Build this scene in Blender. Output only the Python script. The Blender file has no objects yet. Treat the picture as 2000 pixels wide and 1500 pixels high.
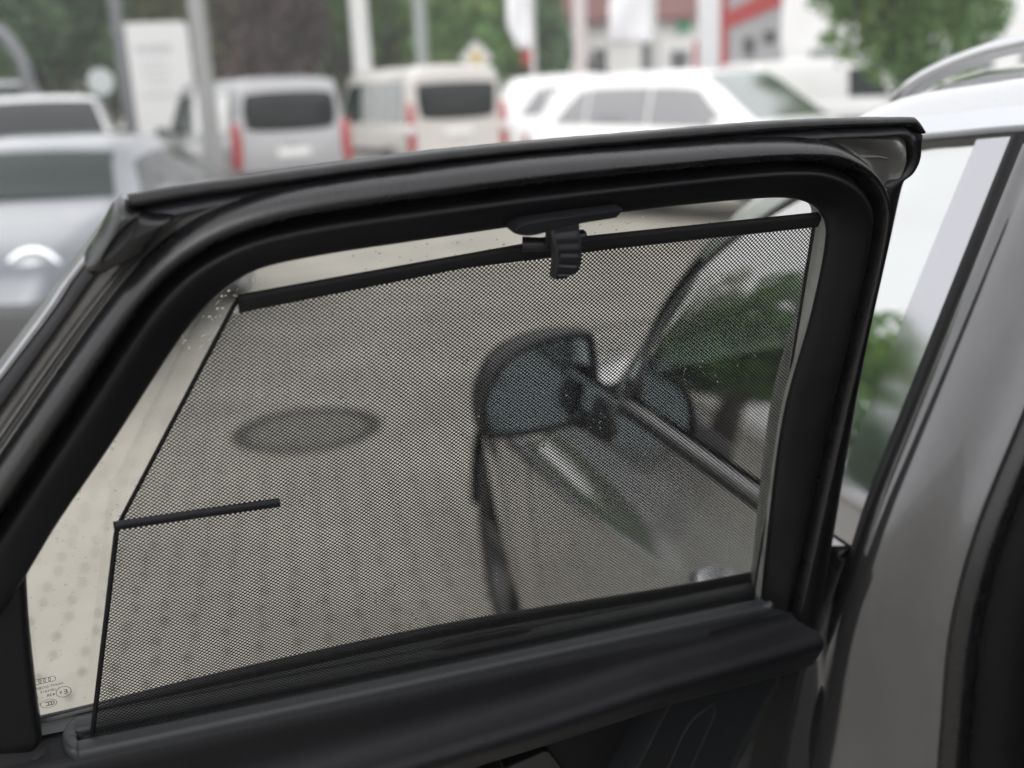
import bpy, bmesh, math, random
import numpy as np
from mathutils import Vector, Matrix
R = math.radians
random.seed(7)
rng = np.random.default_rng(11)
SC = bpy.context.scene
COL = SC.collection

# ------------------------------------------------------------------ camera, sky, sun, exposure
cam_d = bpy.data.cameras.new('camera')
cam = bpy.data.objects.new('camera', cam_d)
COL.objects.link(cam)
pitch, roll = R(15.5), R(2.5)
fw = Vector((0, math.cos(pitch), -math.sin(pitch)))
up = Vector((0, math.sin(pitch), math.cos(pitch)))
rt = Vector((1, 0, 0))
rx = rt * math.cos(roll) - up * math.sin(roll)
ux = up * math.cos(roll) + rt * math.sin(roll)
m = Matrix((rx, ux, -fw)).transposed().to_4x4()
m.translation = (0, 0, 1.5)
cam.matrix_world = m
cam_d.sensor_width = 36.0
cam_d.lens = 36.0 * 2055 / 2000
cam_d.clip_start = 0.02
cam_d.clip_end = 2000
cam_d.dof.use_dof = True
cam_d.dof.focus_distance = 0.84
cam_d.dof.aperture_fstop = 3.2
cam_d.dof.aperture_blades = 9
SC.camera = cam

world = bpy.data.worlds.new('World')
SC.world = world
world.use_nodes = True
wn = world.node_tree.nodes
wl = world.node_tree.links
wn.clear()
sky = wn.new('ShaderNodeTexSky')
sky.sky_type = 'NISHITA'
sky.sun_disc = False
sky.sun_elevation = R(52)
sky.sun_rotation = R(200)
sky.air_density = 1.0
sky.dust_density = 6.0
sky.ozone_density = 0.6
hs = wn.new('ShaderNodeHueSaturation')           # overcast: the blue is gone from the sky
hs.inputs['Saturation'].default_value = 0.16
bg = wn.new('ShaderNodeBackground')
bg.inputs['Strength'].default_value = 0.15
wo = wn.new('ShaderNodeOutputWorld')
wl.new(sky.outputs[0], hs.inputs['Color'])
cloud = wn.new('ShaderNodeMix')                   # an even cloud deck over most of it
cloud.data_type = 'RGBA'
cloud.inputs[0].default_value = 0.78
cloud.inputs[7].default_value = (7.0, 7.05, 7.2, 1)
wl.new(hs.outputs[0], cloud.inputs[6])
wl.new(cloud.outputs[2], bg.inputs['Color'])
wl.new(bg.outputs[0], wo.inputs['Surface'])

sun_d = bpy.data.lights.new('sun', 'SUN')
sun_d.energy = 0.5
sun_d.angle = R(55)
sun_d.color = (1.0, 0.97, 0.93)
sun = bpy.data.objects.new('sun', sun_d)
COL.objects.link(sun)
sun.rotation_euler = (R(38), 0, R(-20))

SC.view_settings.view_transform = 'Standard'
SC.view_settings.look = 'None'
SC.view_settings.gamma = 1.0
SC.view_settings.use_curve_mapping = False
SC.view_settings.exposure = 0.78
SC.cycles.transparent_max_bounces = 16
SC.cycles.max_bounces = 10
SC.cycles.transmission_bounces = 8
SC.cycles.volume_bounces = 1
SC.cycles.use_denoising = True

# ------------------------------------------------------------------ materials
MATS = {}
def mat(name, col, rough=0.5, metal=0.0, bump=0.0, bscale=200.0, noise=0.0, nscale=6.0, coat=0.0, spec=0.5,
        bdist=0.002, coords='Object', rvar=0.0):
    if name in MATS: return MATS[name]
    mt = bpy.data.materials.new(name); mt.use_nodes = True
    nt = mt.node_tree; p = nt.nodes['Principled BSDF']
    p.inputs['Base Color'].default_value = (*col, 1)
    p.inputs['Roughness'].default_value = rough
    p.inputs['Metallic'].default_value = metal
    p.inputs['Coat Weight'].default_value = coat
    p.inputs['Coat Roughness'].default_value = 0.04
    p.inputs['Specular IOR Level'].default_value = spec
    tc = nt.nodes.new('ShaderNodeNewGeometry' if coords == 'Position' else 'ShaderNodeTexCoord')
    if noise > 0:
        n = nt.nodes.new('ShaderNodeTexNoise'); n.inputs['Scale'].default_value = nscale
        n.inputs['Detail'].default_value = 6
        nt.links.new(tc.outputs[coords], n.inputs['Vector'])
        mr = nt.nodes.new('ShaderNodeMapRange')
        mr.inputs['From Min'].default_value = 0.3; mr.inputs['From Max'].default_value = 0.7
        mr.inputs['To Min'].default_value = 1 - noise; mr.inputs['To Max'].default_value = 1 + noise
        nt.links.new(n.outputs['Fac'], mr.inputs['Value'])
        mx = nt.nodes.new('ShaderNodeVectorMath'); mx.operation = 'SCALE'
        mx.inputs[0].default_value = col
        nt.links.new(mr.outputs[0], mx.inputs['Scale'])
        nt.links.new(mx.outputs[0], p.inputs['Base Color'])
    if rvar > 0:
        n = nt.nodes.new('ShaderNodeTexNoise'); n.inputs['Scale'].default_value = 35
        n.inputs['Detail'].default_value = 5
        nt.links.new(tc.outputs[coords], n.inputs['Vector'])
        mr = nt.nodes.new('ShaderNodeMapRange')
        mr.inputs['To Min'].default_value = max(0.02, rough - rvar); mr.inputs['To Max'].default_value = rough + rvar
        nt.links.new(n.outputs['Fac'], mr.inputs['Value'])
        nt.links.new(mr.outputs[0], p.inputs['Roughness'])
    if bump > 0:
        n = nt.nodes.new('ShaderNodeTexVoronoi' if bscale > 600 else 'ShaderNodeTexNoise')
        n.inputs['Scale'].default_value = bscale
        nt.links.new(tc.outputs[coords], n.inputs['Vector'])
        b = nt.nodes.new('ShaderNodeBump'); b.inputs['Strength'].default_value = bump
        b.inputs['Distance'].default_value = bdist
        nt.links.new(n.outputs[0], b.inputs['Height'])
        nt.links.new(b.outputs[0], p.inputs['Normal'])
    MATS[name] = mt
    return mt

def glass(name, tint, rough=0.0, f0=0.07):
    if name in MATS: return MATS[name]
    mt = bpy.data.materials.new(name); mt.use_nodes = True
    nt = mt.node_tree; nt.nodes.clear()
    o = nt.nodes.new('ShaderNodeOutputMaterial')
    t = nt.nodes.new('ShaderNodeBsdfTransparent'); t.inputs[0].default_value = (*tint, 1)
    g = nt.nodes.new('ShaderNodeBsdfGlossy'); g.inputs['Roughness'].default_value = rough
    g.inputs['Color'].default_value = (1, 1, 1, 1)
    lw = nt.nodes.new('ShaderNodeLayerWeight'); lw.inputs['Blend'].default_value = 0.5
    pw = nt.nodes.new('ShaderNodeMath'); pw.operation = 'POWER'; pw.inputs[1].default_value = 5.0
    f = nt.nodes.new('ShaderNodeMath'); f.operation = 'MULTIPLY_ADD'     # both faces of a thin pane
    f.inputs[1].default_value = 1 - f0; f.inputs[2].default_value = f0
    nt.links.new(lw.outputs['Facing'], pw.inputs[0]); nt.links.new(pw.outputs[0], f.inputs[0])
    mx = nt.nodes.new('ShaderNodeMixShader')
    nt.links.new(f.outputs[0], mx.inputs[0]); nt.links.new(t.outputs[0], mx.inputs[1])
    nt.links.new(g.outputs[0], mx.inputs[2]); nt.links.new(mx.outputs[0], o.inputs[0])
    MATS[name] = mt
    return mt

def water_mat():
    mt = bpy.data.materials.new('water'); mt.use_nodes = True
    p = mt.node_tree.nodes['Principled BSDF']
    p.inputs['Transmission Weight'].default_value = 1.0
    p.inputs['Roughness'].default_value = 0.0
    p.inputs['IOR'].default_value = 1.25
    return mt

def foliage(name, c1, c2, c3):
    mt = bpy.data.materials.new(name); mt.use_nodes = True
    nt = mt.node_tree; p = nt.nodes['Principled BSDF']
    g = nt.nodes.new('ShaderNodeNewGeometry')
    tc = nt.nodes.new('ShaderNodeTexCoord')
    n = nt.nodes.new('ShaderNodeTexNoise'); n.inputs['Scale'].default_value = 0.8
    nt.links.new(tc.outputs['Object'], n.inputs['Vector'])
    ad = nt.nodes.new('ShaderNodeMath'); ad.operation = 'MULTIPLY_ADD'
    ad.inputs[1].default_value = 0.45
    nt.links.new(g.outputs['Random Per Island'], ad.inputs[0])
    sb = nt.nodes.new('ShaderNodeMapRange')
    sb.inputs['From Min'].default_value = 0.3; sb.inputs['From Max'].default_value = 0.7
    sb.inputs['To Min'].default_value = 0.0; sb.inputs['To Max'].default_value = 0.55
    nt.links.new(n.outputs['Fac'], sb.inputs['Value'])
    nt.links.new(sb.outputs[0], ad.inputs[2])
    r = nt.nodes.new('ShaderNodeValToRGB')
    e = r.color_ramp.elements
    e[0].color = (*c1, 1); e[1].color = (*c3, 1)
    x = e.new(0.5); x.color = (*c2, 1)
    nt.links.new(ad.outputs[0], r.inputs[0])
    nt.links.new(r.outputs[0], p.inputs['Base Color'])
    p.inputs['Roughness'].default_value = 0.55
    tr = nt.nodes.new('ShaderNodeBsdfTranslucent'); mxs = nt.nodes.new('ShaderNodeMixShader')
    mxs.inputs[0].default_value = 0.4
    nt.links.new(r.outputs[0], tr.inputs['Color'])
    nt.links.new(p.outputs[0], mxs.inputs[1]); nt.links.new(tr.outputs[0], mxs.inputs[2])
    nt.links.new(mxs.outputs[0], nt.nodes['Material Output'].inputs['Surface'])
    return mt

RUB = mat('black_rubber', (0.0040, 0.0040, 0.0047), 0.28, spec=0.50, noise=0.25, nscale=40, bump=0.12, bscale=900, bdist=0.0004, rvar=0.08)
RUB2 = mat('matt_rubber', (0.0032, 0.0032, 0.0040), 0.38, spec=0.20, noise=0.3, nscale=30, rvar=0.1)
WEATHER = mat('weather_rubber', (0.0065, 0.0065, 0.0070), 0.42, spec=0.25, noise=0.3, nscale=50, bump=0.2, bscale=700, bdist=0.0005, rvar=0.12)
TRIM = mat('soft_trim', (0.0042, 0.0045, 0.0056), 0.40, spec=0.18, bump=0.32, bscale=1000, bdist=0.0008, noise=0.1, nscale=20)
TRIMSM = mat('smooth_trim', (0.0070, 0.0078, 0.0090), 0.40, spec=0.25, bump=0.15, bscale=1500, bdist=0.0004)
CLIP = mat('clip_plastic', (0.0085, 0.0090, 0.0108), 0.38, spec=0.34, bump=0.1, bscale=1500, bdist=0.0004)
NET = mat('net_fabric', (0.005, 0.005, 0.0055), 0.75, spec=0.2)
HEM = mat('hem_fabric', (0.004, 0.004, 0.005), 0.7, spec=0.25, bump=0.4, bscale=1400, bdist=0.0006)
PAINT = mat('taupe_metallic_paint', (0.55, 0.55, 0.555), 0.22, metal=0.95, coat=1.0, noise=0.03, nscale=300)
SHADEPAINT = mat('shaded_body_paint', (0.090, 0.090, 0.093), 0.19, metal=0.75, coat=1.0, noise=0.05, nscale=40)  # body paint again, darkened to put in the shade of the door opening
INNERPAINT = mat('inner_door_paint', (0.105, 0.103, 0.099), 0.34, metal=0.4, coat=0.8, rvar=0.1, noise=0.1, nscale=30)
CHROME = mat('satin_chrome', (0.62, 0.63, 0.65), 0.22, metal=1.0)
MOULD = mat('brushed_moulding', (0.34, 0.34, 0.36), 0.32, metal=1.0, noise=0.12, nscale=60)
DARKMETAL = mat('dark_satin_metal', (0.085, 0.09, 0.095), 0.3, metal=1.0)
PILLARSHEEN = mat('sky_sheen_black', (0.42, 0.42, 0.44), 0.07, metal=1.0)  # gloss black trim; bright metal colour stands in for its grazing sky reflection
SHELL = mat('mirror_shell_plastic', (0.006, 0.006, 0.007), 0.35)
GLOSSBLK = mat('gloss_black', (0.006, 0.006, 0.007), 0.06, coat=1.0)
CHANNEL = mat('lit_channel_rubber', (0.13, 0.135, 0.125), 0.5, noise=0.15, nscale=60)  # black edge coloured grey to carry the light falling on it
DARK = mat('interior_dark', (0.0035, 0.0035, 0.004), 0.7, spec=0.12, noise=0.2, nscale=30)
SEATM = mat('seat_leather', (0.005, 0.005, 0.006), 0.5, spec=0.2, bump=0.4, bscale=400, bdist=0.001)
HEADL = mat('headliner', (0.30, 0.30, 0.29), 0.9)
MIRR = mat('mirror_silver', (0.29, 0.335, 0.35), 0.12, metal=1.0)
TYRE = mat('tyre_rubber', (0.018, 0.018, 0.019), 0.75, noise=0.3, nscale=20)
INK = mat('glass_print', (0.01, 0.01, 0.01), 0.6)
GLASS = glass('door_glass', (0.90, 0.90, 0.868))
GLASSF = glass('front_door_glass', (0.26, 0.31, 0.29), 0.0, 0.55)
WATER = water_mat()

# ------------------------------------------------------------------ mesh helpers
def mesh(name, verts, faces, smooth=True):
    me = bpy.data.meshes.new(name)
    me.from_pydata([tuple(v) for v in verts], [], [tuple(f) for f in faces])
    me.update()
    if smooth and len(me.polygons):
        me.polygons.foreach_set('use_smooth', [True] * len(me.polygons))
    return me

def link(name, me, m, parent=None, world_space=False, smooth_angle=None):
    o = bpy.data.objects.new(name, me); COL.objects.link(o)
    if m is not None: me.materials.append(m)
    if smooth_angle is not None:
        bm = bmesh.new(); bm.from_mesh(me)
        for e in bm.edges:
            if len(e.link_faces) == 2 and e.calc_face_angle(0) > R(smooth_angle): e.smooth = False
            elif len(e.link_faces) != 2: e.smooth = False
        bm.to_mesh(me); bm.free()
    if parent is not None:
        o.parent = parent
        if world_space:
            root = parent
            while root.parent: root = root.parent
            if root == parent:
                o.matrix_parent_inverse = Matrix.LocRotScale(root.location, root.rotation_euler, None).inverted()
    return o

class MB:
    """collects shapes into one mesh"""
    def __init__(s): s.v = []; s.f = []
    def add(s, vs, fs):
        k = len(s.v); s.v += [Vector(v) for v in vs]; s.f += [tuple(i + k for i in f) for f in fs]; return s
    def box(s, c, d, M=None, bev=0.0):
        bm = bmesh.new(); bmesh.ops.create_cube(bm, size=1)
        for v in bm.verts: v.co = Vector((v.co.x * d[0], v.co.y * d[1], v.co.z * d[2]))
        if bev > 0: bmesh.ops.bevel(bm, geom=bm.edges[:], offset=bev, segments=2, affect='EDGES', profile=0.6)
        bm.verts.ensure_lookup_table(); bm.verts.index_update()
        vs = [(M @ v.co if M else v.co) + Vector(c) for v in bm.verts]
        fs = [[v.index for v in f.verts] for f in bm.faces]
        bm.free(); return s.add(vs, fs)
    def cyl(s, a, b, r0, r1=None, n=16, caps=True):
        a, b = Vector(a), Vector(b); r1 = r0 if r1 is None else r1
        d = (b - a).normalized(); x = d.orthogonal().normalized(); y = d.cross(x)
        vs = []
        for p, r in ((a, r0), (b, r1)):
            for i in range(n):
                t = 2 * math.pi * i / n; vs.append(p + (x * math.cos(t) + y * math.sin(t)) * r)
        fs = [(i, (i + 1) % n, n + (i + 1) % n, n + i) for i in range(n)]
        if caps: fs += [tuple(range(n - 1, -1, -1)), tuple(range(n, 2 * n))]
        return s.add(vs, fs)
    def tube(s, pts, r, n=10, closed=False):
        pts = [Vector(p) for p in pts]; N = len(pts); rr = r if hasattr(r, '__len__') else [r] * N
        vs = []; ref = None
        for i, p in enumerate(pts):
            a = pts[max(i - 1, 0)] if not closed else pts[i - 1]
            b = pts[min(i + 1, N - 1)] if not closed else pts[(i + 1) % N]
            d = (b - a).normalized()
            if ref is None: ref = d.orthogonal().normalized()
            x = (ref - d * ref.dot(d)).normalized(); ref = x; y = d.cross(x)
            for k in range(n):
                t = 2 * math.pi * k / n; vs.append(p + (x * math.cos(t) + y * math.sin(t)) * rr[i])
        fs = []
        for i in range(N if closed else N - 1):
            j = (i + 1) % N
            for k in range(n): fs.append((i * n + k, i * n + (k + 1) % n, j * n + (k + 1) % n, j * n + k))
        if not closed: fs += [tuple(range(n - 1, -1, -1)), tuple((N - 1) * n + k for k in range(n))]
        return s.add(vs, fs)
    def loft(s, rows, closed=False, cap=False):
        n = len(rows[0]); vs = [p for r in rows for p in r]; fs = []
        for i in range(len(rows) - 1):
            for k in range(n if closed else n - 1):
                fs.append((i * n + k, i * n + (k + 1) % n, (i + 1) * n + (k + 1) % n, (i + 1) * n + k))
        if cap: fs += [tuple(range(n - 1, -1, -1)), tuple((len(rows) - 1) * n + k for k in range(n))]
        return s.add(vs, fs)
    def prism(s, poly, off):
        """closed polygon (3D points) extruded by the vector off"""
        n = len(poly); off = Vector(off); poly = [Vector(p) for p in poly]
        return s.add(poly + [p + off for p in poly],
                     [tuple(range(n)), tuple(range(2 * n - 1, n - 1, -1))] + [(i, n + i, n + (i + 1) % n, (i + 1) % n) for i in range(n)])
    def build(s, name, m, parent=None, ws=False, smooth=True, angle=None):
        me = mesh(name, s.v, s.f, smooth)
        bm = bmesh.new(); bm.from_mesh(me); bmesh.ops.recalc_face_normals(bm, faces=bm.faces[:]); bm.to_mesh(me); bm.free()
        return link(name, me, m, parent, ws, angle)

def spline(pts, n, closed=False):
    """Catmull-Rom resample to n points, even in arc length"""
    P = np.array([tuple(p) for p in pts], float)
    if closed: Q = np.vstack([P[-1], P, P[0], P[1]])
    else: Q = np.vstack([2 * P[0] - P[1], P, 2 * P[-1] - P[-2]])
    out = []
    for i in range(1, len(Q) - 2):
        p0, p1, p2, p3 = Q[i - 1], Q[i], Q[i + 1], Q[i + 2]
        for t in np.linspace(0, 1, 12, endpoint=False):
            out.append(0.5 * (2 * p1 + (p2 - p0) * t + (2 * p0 - 5 * p1 + 4 * p2 - p3) * t * t + (3 * p1 - p0 - 3 * p2 + p3) * t ** 3))
    if not closed: out.append(P[-1])
    out = np.array(out)
    d = np.concatenate([[0], np.cumsum(np.linalg.norm(np.diff(out, axis=0), axis=1))])
    s = np.linspace(0, d[-1], n)
    return np.stack([np.interp(s, d, out[:, k]) for k in range(out.shape[1])], 1)

def tag(o, label, cat, group=None, kind=None):
    if label: o['label'] = label
    if cat: o['category'] = cat
    if group: o['group'] = group
    if kind: o['kind'] = kind
    return o

def thing(name, label, cat, loc=(0, 0, 0), rz=0.0, group=None):
    o = bpy.data.objects.new(name, None); COL.objects.link(o)
    o.location = loc; o.rotation_euler = (0, 0, rz); o.empty_display_size = 0.2
    return tag(o, label, cat, group)

# ------------------------------------------------------------------ ground and paving
GROUND = mat('wet_concrete_ground', (0.33, 0.32, 0.295), 0.6, noise=0.12, nscale=0.7, spec=0.3)
g = MB().add([(-400, -200, -0.06), (400, -200, -0.06), (400, 700, -0.06), (-400, 700, -0.06)], [(0, 1, 2, 3)]).build('ground', GROUND)
g['kind'] = 'structure'
INFILL = mat('mossy_gravel', (0.190, 0.180, 0.140), 0.9, noise=0.45, nscale=4.5, bump=0.8, bscale=160, bdist=0.01)
PAVER = mat('pale_concrete_paver', (0.285, 0.270, 0.241), 0.62, noise=0.17, nscale=1.6, bump=0.3, bscale=300, bdist=0.002, coords='Position', spec=0.3)
# the bed under the pavers, seen in the drain openings at the ends of the stones
bed = MB().add([(-30, -12, -0.018), (30, -12, -0.018), (30, 45, -0.018), (-30, 45, -0.018)], [(0, 1, 2, 3)]).build('gravel_bed', INFILL, g)
bed['kind'] = 'stuff'
PA = R(11.5)
pu = Vector((-math.sin(PA), math.cos(PA), 0)); pv = Vector((math.cos(PA), math.sin(PA), 0))
PL, PW = 0.242, 0.0985
def paver_shape():
    l, w, g_, c = PL / 2 - 0.0004, PW / 2 - 0.0004, 0.004, 0.020
    out = [(-l + c, -w), (l - c, -w), (l, -w + c), (l, w - c), (l - c, w), (-l + c, w), (-l, w - c), (-l, -w + c)]
    top = [Vector((x * 0.998, y * 0.996, 0)) for x, y in out]
    low = [Vector((x, y, -0.001)) for x, y in out]
    bot = [Vector((x, y, -0.05)) for x, y in out]
    vs = top + low + bot; fs = [tuple(range(8))]
    for i in range(8):
        j = (i + 1) % 8
        fs += [(8 + i, 8 + j, j, i), (16 + i, 16 + j, 8 + j, 8 + i)]
    return vs, fs
pvs, pfs = paver_shape()
pme = mesh('paving_stone', pvs, pfs, False); pme.materials.append(PAVER)
p0 = Vector((-1.475, 3.061, 0)) + pu * PL / 2
near, far = [], []
MH = Vector((-0.98, 4.77, 0)); MHR = 0.31
for a in range(-18, 60):
    for b in range(-75, 75):
        c = p0 + pu * ((a + 0.5 * (b % 2)) * PL) + pv * (b * PW)
        if not (-7 < c.x < 7 and 0.3 < c.y < 11.5): continue
        if (c - MH).length < MHR + 0.14: continue
        vis = -1.75 < c.x < 0.35 and 2.35 < c.y < 5.2 and c.x < -0.0 + (2.9 - c.y) * 0.3 + 0.45 and c.x > -0.46 * c.y - 0.35
        if vis: near.append(c)
        else: far.append(c)
near.sort(key=lambda c: c.y)
far += near[296:]; near = near[:296]
Mp = Matrix((( pu.x, pv.x, 0), (pu.y, pv.y, 0), (0, 0, 1)))
for c in near:
    o = bpy.data.objects.new('paving_stone', pme); COL.objects.link(o); o.parent = g
    o.location = c + Vector((0, 0, random.uniform(-0.001, 0.0))); o.rotation_euler = (random.uniform(-0.003, 0.003), random.uniform(-0.003, 0.003), PA + math.pi / 2 + random.uniform(-0.004, 0.004))
FA = np.array([Mp @ v for v in pvs]); nv = len(pvs)
V = np.concatenate([FA + np.array((c.x, c.y, random.uniform(-0.003, 0))) for c in far])
F_ = []
for i in range(len(far)): F_ += [tuple(x + i * nv for x in f) for f in pfs]
ps = link('paving_field', mesh('paving_field', V, F_, False), PAVER, g); ps['kind'] = 'stuff'
# beyond the near field the joints are too fine to tell: one sheet with the paver colour
def ring_sheet():
    mb = MB()
    z = -0.002
    o = [(-29, -11), (29, -11), (29, 44), (-29, 44)]; i = [(-6.9, 0.4), (6.9, 0.4), (6.9, 11.4), (-6.9, 11.4)]
    vs = [(x, y, z) for x, y in o] + [(x, y, z) for x, y in i]
    return mb.add(vs, [(0, 1, 5, 4), (1, 2, 6, 5), (2, 3, 7, 6), (3, 0, 4, 7)])
yard = ring_sheet().build('yard_paving', PAVER, None); yard['kind'] = 'structure'

IRON = mat('cast_iron', (0.095, 0.088, 0.078), 0.55, metal=0.4, noise=0.3, nscale=25, bump=0.4, bscale=120)
mh = thing('manhole_cover', 'round dark cast iron manhole cover set in the pale paving', 'manhole cover', MH)
b = MB(); n = 40
rows = []
for r_, z in ((MHR + 0.045, -0.05), (MHR + 0.045, 0.002), (MHR + 0.008, 0.004), (MHR + 0.004, -0.012)):
    rows.append([Vector((math.cos(2 * math.pi * i / n) * r_, math.sin(2 * math.pi * i / n) * r_, z)) for i in range(n)])
b.loft(rows, True).build('rim', IRON, mh, angle=30)
b = MB(); rows = []
for r_, z in ((MHR + 0.27, -0.05), (MHR + 0.27, -0.004), (MHR + 0.045, -0.001), (MHR + 0.045, -0.03)):
    rows.append([Vector((math.cos(2 * math.pi * i / n) * r_, math.sin(2 * math.pi * i / n) * r_, z)) for i in range(n)])
b.loft(rows, True).build('collar', PAVER, mh, angle=30)
# concrete-filled lid with an iron band
b = MB(); rows = []
for r_, z in ((MHR, -0.05), (MHR, 0.0), (MHR - 0.035, 0.0), (MHR - 0.036, -0.004)):
    rows.append([Vector((math.cos(2 * math.pi * i / n) * r_, math.sin(2 * math.pi * i / n) * r_, z)) for i in range(n)])
b.loft(rows, True).build('lid', IRON, mh, angle=30)
lid = [o for o in COL.objects if o.parent == mh and o.name.startswith('lid')][0]
MB().cyl((0, 0, -0.05), (0, 0, -0.003), MHR - 0.035, n=n).build('lid_filling', mat('dark_concrete', (0.140, 0.132, 0.118), 0.6, noise=0.25, nscale=12), lid, angle=30)

# ------------------------------------------------------------------ the car with the open door
# car axes: k forward, i inboard from the belt line, z up
ca = R(15.5)
CF = Vector((-math.sin(ca), math.cos(ca), 0)); CR = Vector((math.cos(ca), math.sin(ca), 0))
CO = Vector((0.303, 1.209, 0))
def K(k, i, z): return CO + CF * k + CR * i + Vector((0, 0, z))
car = thing('parked_car', 'silver grey car whose rear left door stands wide open before the camera', 'car', tuple(CO))
def part(mb, name, m, parent=car, angle=None, smooth=True): return mb.build(name, m, parent, True, smooth, angle)

# door axes: s from the hinge side to the rear edge, t up the leaning glass plane, n towards the cabin
DB = Vector((0.23557, 0.95104, 1.0))
DS = Vector((-0.92718, -0.37461, 0.0)); DT = Vector((0.07789, -0.19277, 0.97815)); DN = Vector((0.36642, -0.90692, -0.20791))
def D(s, t, n=0.0): return DB + DS * s + DT * t + DN * n

E0 = [(0.0011,-0.0066),(0.0114,0.1279),(0.0149,0.2257),(0.0047,0.2988),(0.0016,0.3532),(0.0029,0.3861),(0.0096,0.4006),(0.0163,0.4081),(0.0249,0.4131),(0.0346,0.4168),(0.0512,0.4207),(0.0806,0.4226),(0.1634,0.4224),(0.2668,0.4192),(0.3482,0.4150),(0.4082,0.4121),(0.4361,0.4099),(0.4566,0.4077),(0.4705,0.4046),(0.4821,0.3994),(0.4942,0.3912),(0.5120,0.3749),(0.5357,0.3446),(0.5755,0.2886),(0.6136,0.2398),(0.6400,0.2000),(0.6738,0.1522)]
E1 = [(-0.0244,-0.0106),(-0.0281,0.1219),(-0.0308,0.2200),(-0.0344,0.2952),(-0.0364,0.3505),(-0.0361,0.3837),(-0.0340,0.4037),(-0.0255,0.4190),(-0.0091,0.4325),(0.0129,0.4428),(0.0399,0.4487),(0.0904,0.4505),(0.1689,0.4490),(0.2701,0.4466),(0.3497,0.4430),(0.4152,0.4395),(0.4490,0.4360),(0.4722,0.4320),(0.4887,0.4267),(0.5070,0.4184),(0.5245,0.4062),(0.5432,0.3873),(0.5669,0.3560),(0.6020,0.3085),(0.6416,0.2560),(0.6690,0.2190),(0.7011,0.1760)]
E3 = [(-0.0394,-0.0148),(-0.0417,0.1190),(-0.0433,0.2179),(-0.0441,0.2939),(-0.0454,0.3495),(-0.0455,0.3828),(-0.0426,0.4096),(-0.0320,0.4315),(-0.0140,0.4490),(0.0100,0.4610),(0.0341,0.4670),(0.0938,0.4703),(0.1714,0.4697),(0.2714,0.4689),(0.3499,0.4650),(0.4212,0.4607),(0.4544,0.4565),(0.4772,0.4520),(0.4990,0.4452),(0.5177,0.4355),(0.5359,0.4222),(0.5555,0.4020),(0.5816,0.3712),(0.6151,0.3290),(0.6562,0.2765),(0.6833,0.2410),(0.7148,0.1995)]
NST = len(E0)
def fine(c, n=150):
    """smooth resample that keeps the stations of the three outlines in step"""
    P = np.array(c); x = np.arange(len(P)); xs = np.linspace(0, len(P) - 1, n)
    Q = np.vstack([2 * P[0] - P[1], P, 2 * P[-1] - P[-2]]); out = []
    for u in xs:
        i = min(int(u), len(P) - 2); t = u - i
        p0, p1, p2, p3 = Q[i], Q[i + 1], Q[i + 2], Q[i + 3]
        out.append(0.5 * (2 * p1 + (p2 - p0) * t + (2 * p0 - 5 * p1 + 4 * p2 - p3) * t * t + (3 * p1 - p0 - 3 * p2 + p3) * t ** 3))
    out = np.array(out)
    for _ in range(6): out[1:-1] = (out[:-2] + 2 * out[1:-1] + out[2:]) / 4
    return out
f0, f1, f3 = fine(E0), fine(E1), fine(E3)
NF = len(f0)

rear_door = None
# painted inner frame of the door: the plate round the seal
L3 = [(0.5336,0.4426),(0.5517,0.4268),(0.5707,0.4056),(0.5841,0.3892),(0.6362,0.3246),(0.6625,0.2923),(0.6892,0.2600),(0.7300,0.2100)]
L2 = [(0.5440,0.4487),(0.5580,0.4309),(0.5820,0.4032),(0.5944,0.3865),(0.6336,0.3412),(0.6627,0.3072),(0.6902,0.2738),(0.7400,0.2130)]
L1 = [(0.5461,0.4503),(0.5629,0.4287),(0.5882,0.4002),(0.6013,0.3834),(0.6329,0.3460),(0.6635,0.3085),(0.6945,0.2708),(0.7480,0.2050)]
mb = MB()
ii = [i for i in range(NF) if i >= int(NF * 17.5 / 27)]
inn = [f3[i] for i in ii]
c3 = spline([(0.500, 0.4470)] + L3, len(ii)); 
rows = []
prof = [(0.0, 0.006), (0.10, 0.004), (0.16, 0.0055), (0.30, 0.0005), (0.36, 0.0045), (0.46, 0.003), (0.52, -0.001), (0.80, -0.002), (1.0, -0.004)]
for a, c in zip(inn, c3):
    rows.append([D(a[0] * (1 - w) + c[0] * w, a[1] * (1 - w) + c[1] * w, n) for w, n in prof])
mb.loft(rows)
# plate at the hinge-side top corner, with its raised rim
pl_o = [(0.060,0.4655),(-0.030,0.4640),(-0.0610,0.4615),(-0.0700,0.4560),(-0.0735,0.4420),(-0.0686,0.4294),(-0.0554,0.4237),(-0.0515,0.4080),(-0.0560,0.3486),(-0.0560,0.2652),(-0.0540,0.1068),(-0.0545,-0.05)]
pl_i = [(0.060,0.4690),(0.0100,0.4610),(-0.0140,0.4490),(-0.0320,0.4315),(-0.0426,0.4096),(-0.0440,0.395),(-0.0450,0.388),(-0.0455,0.38),(-0.0450,0.3486),(-0.0435,0.2652),(-0.0417,0.1068),(-0.0394,-0.05)]
po, pi_ = spline(pl_o, 60), spline(pl_i, 60)
mb.loft([[D(*(a * (1 - w) + c * w), n) for w, n in ((0, -0.002), (0.12, 0.0035), (0.3, 0.003), (0.45, -0.001), (0.8, -0.002), (1.0, 0.004))] for a, c in zip(po, pi_)])
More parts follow.
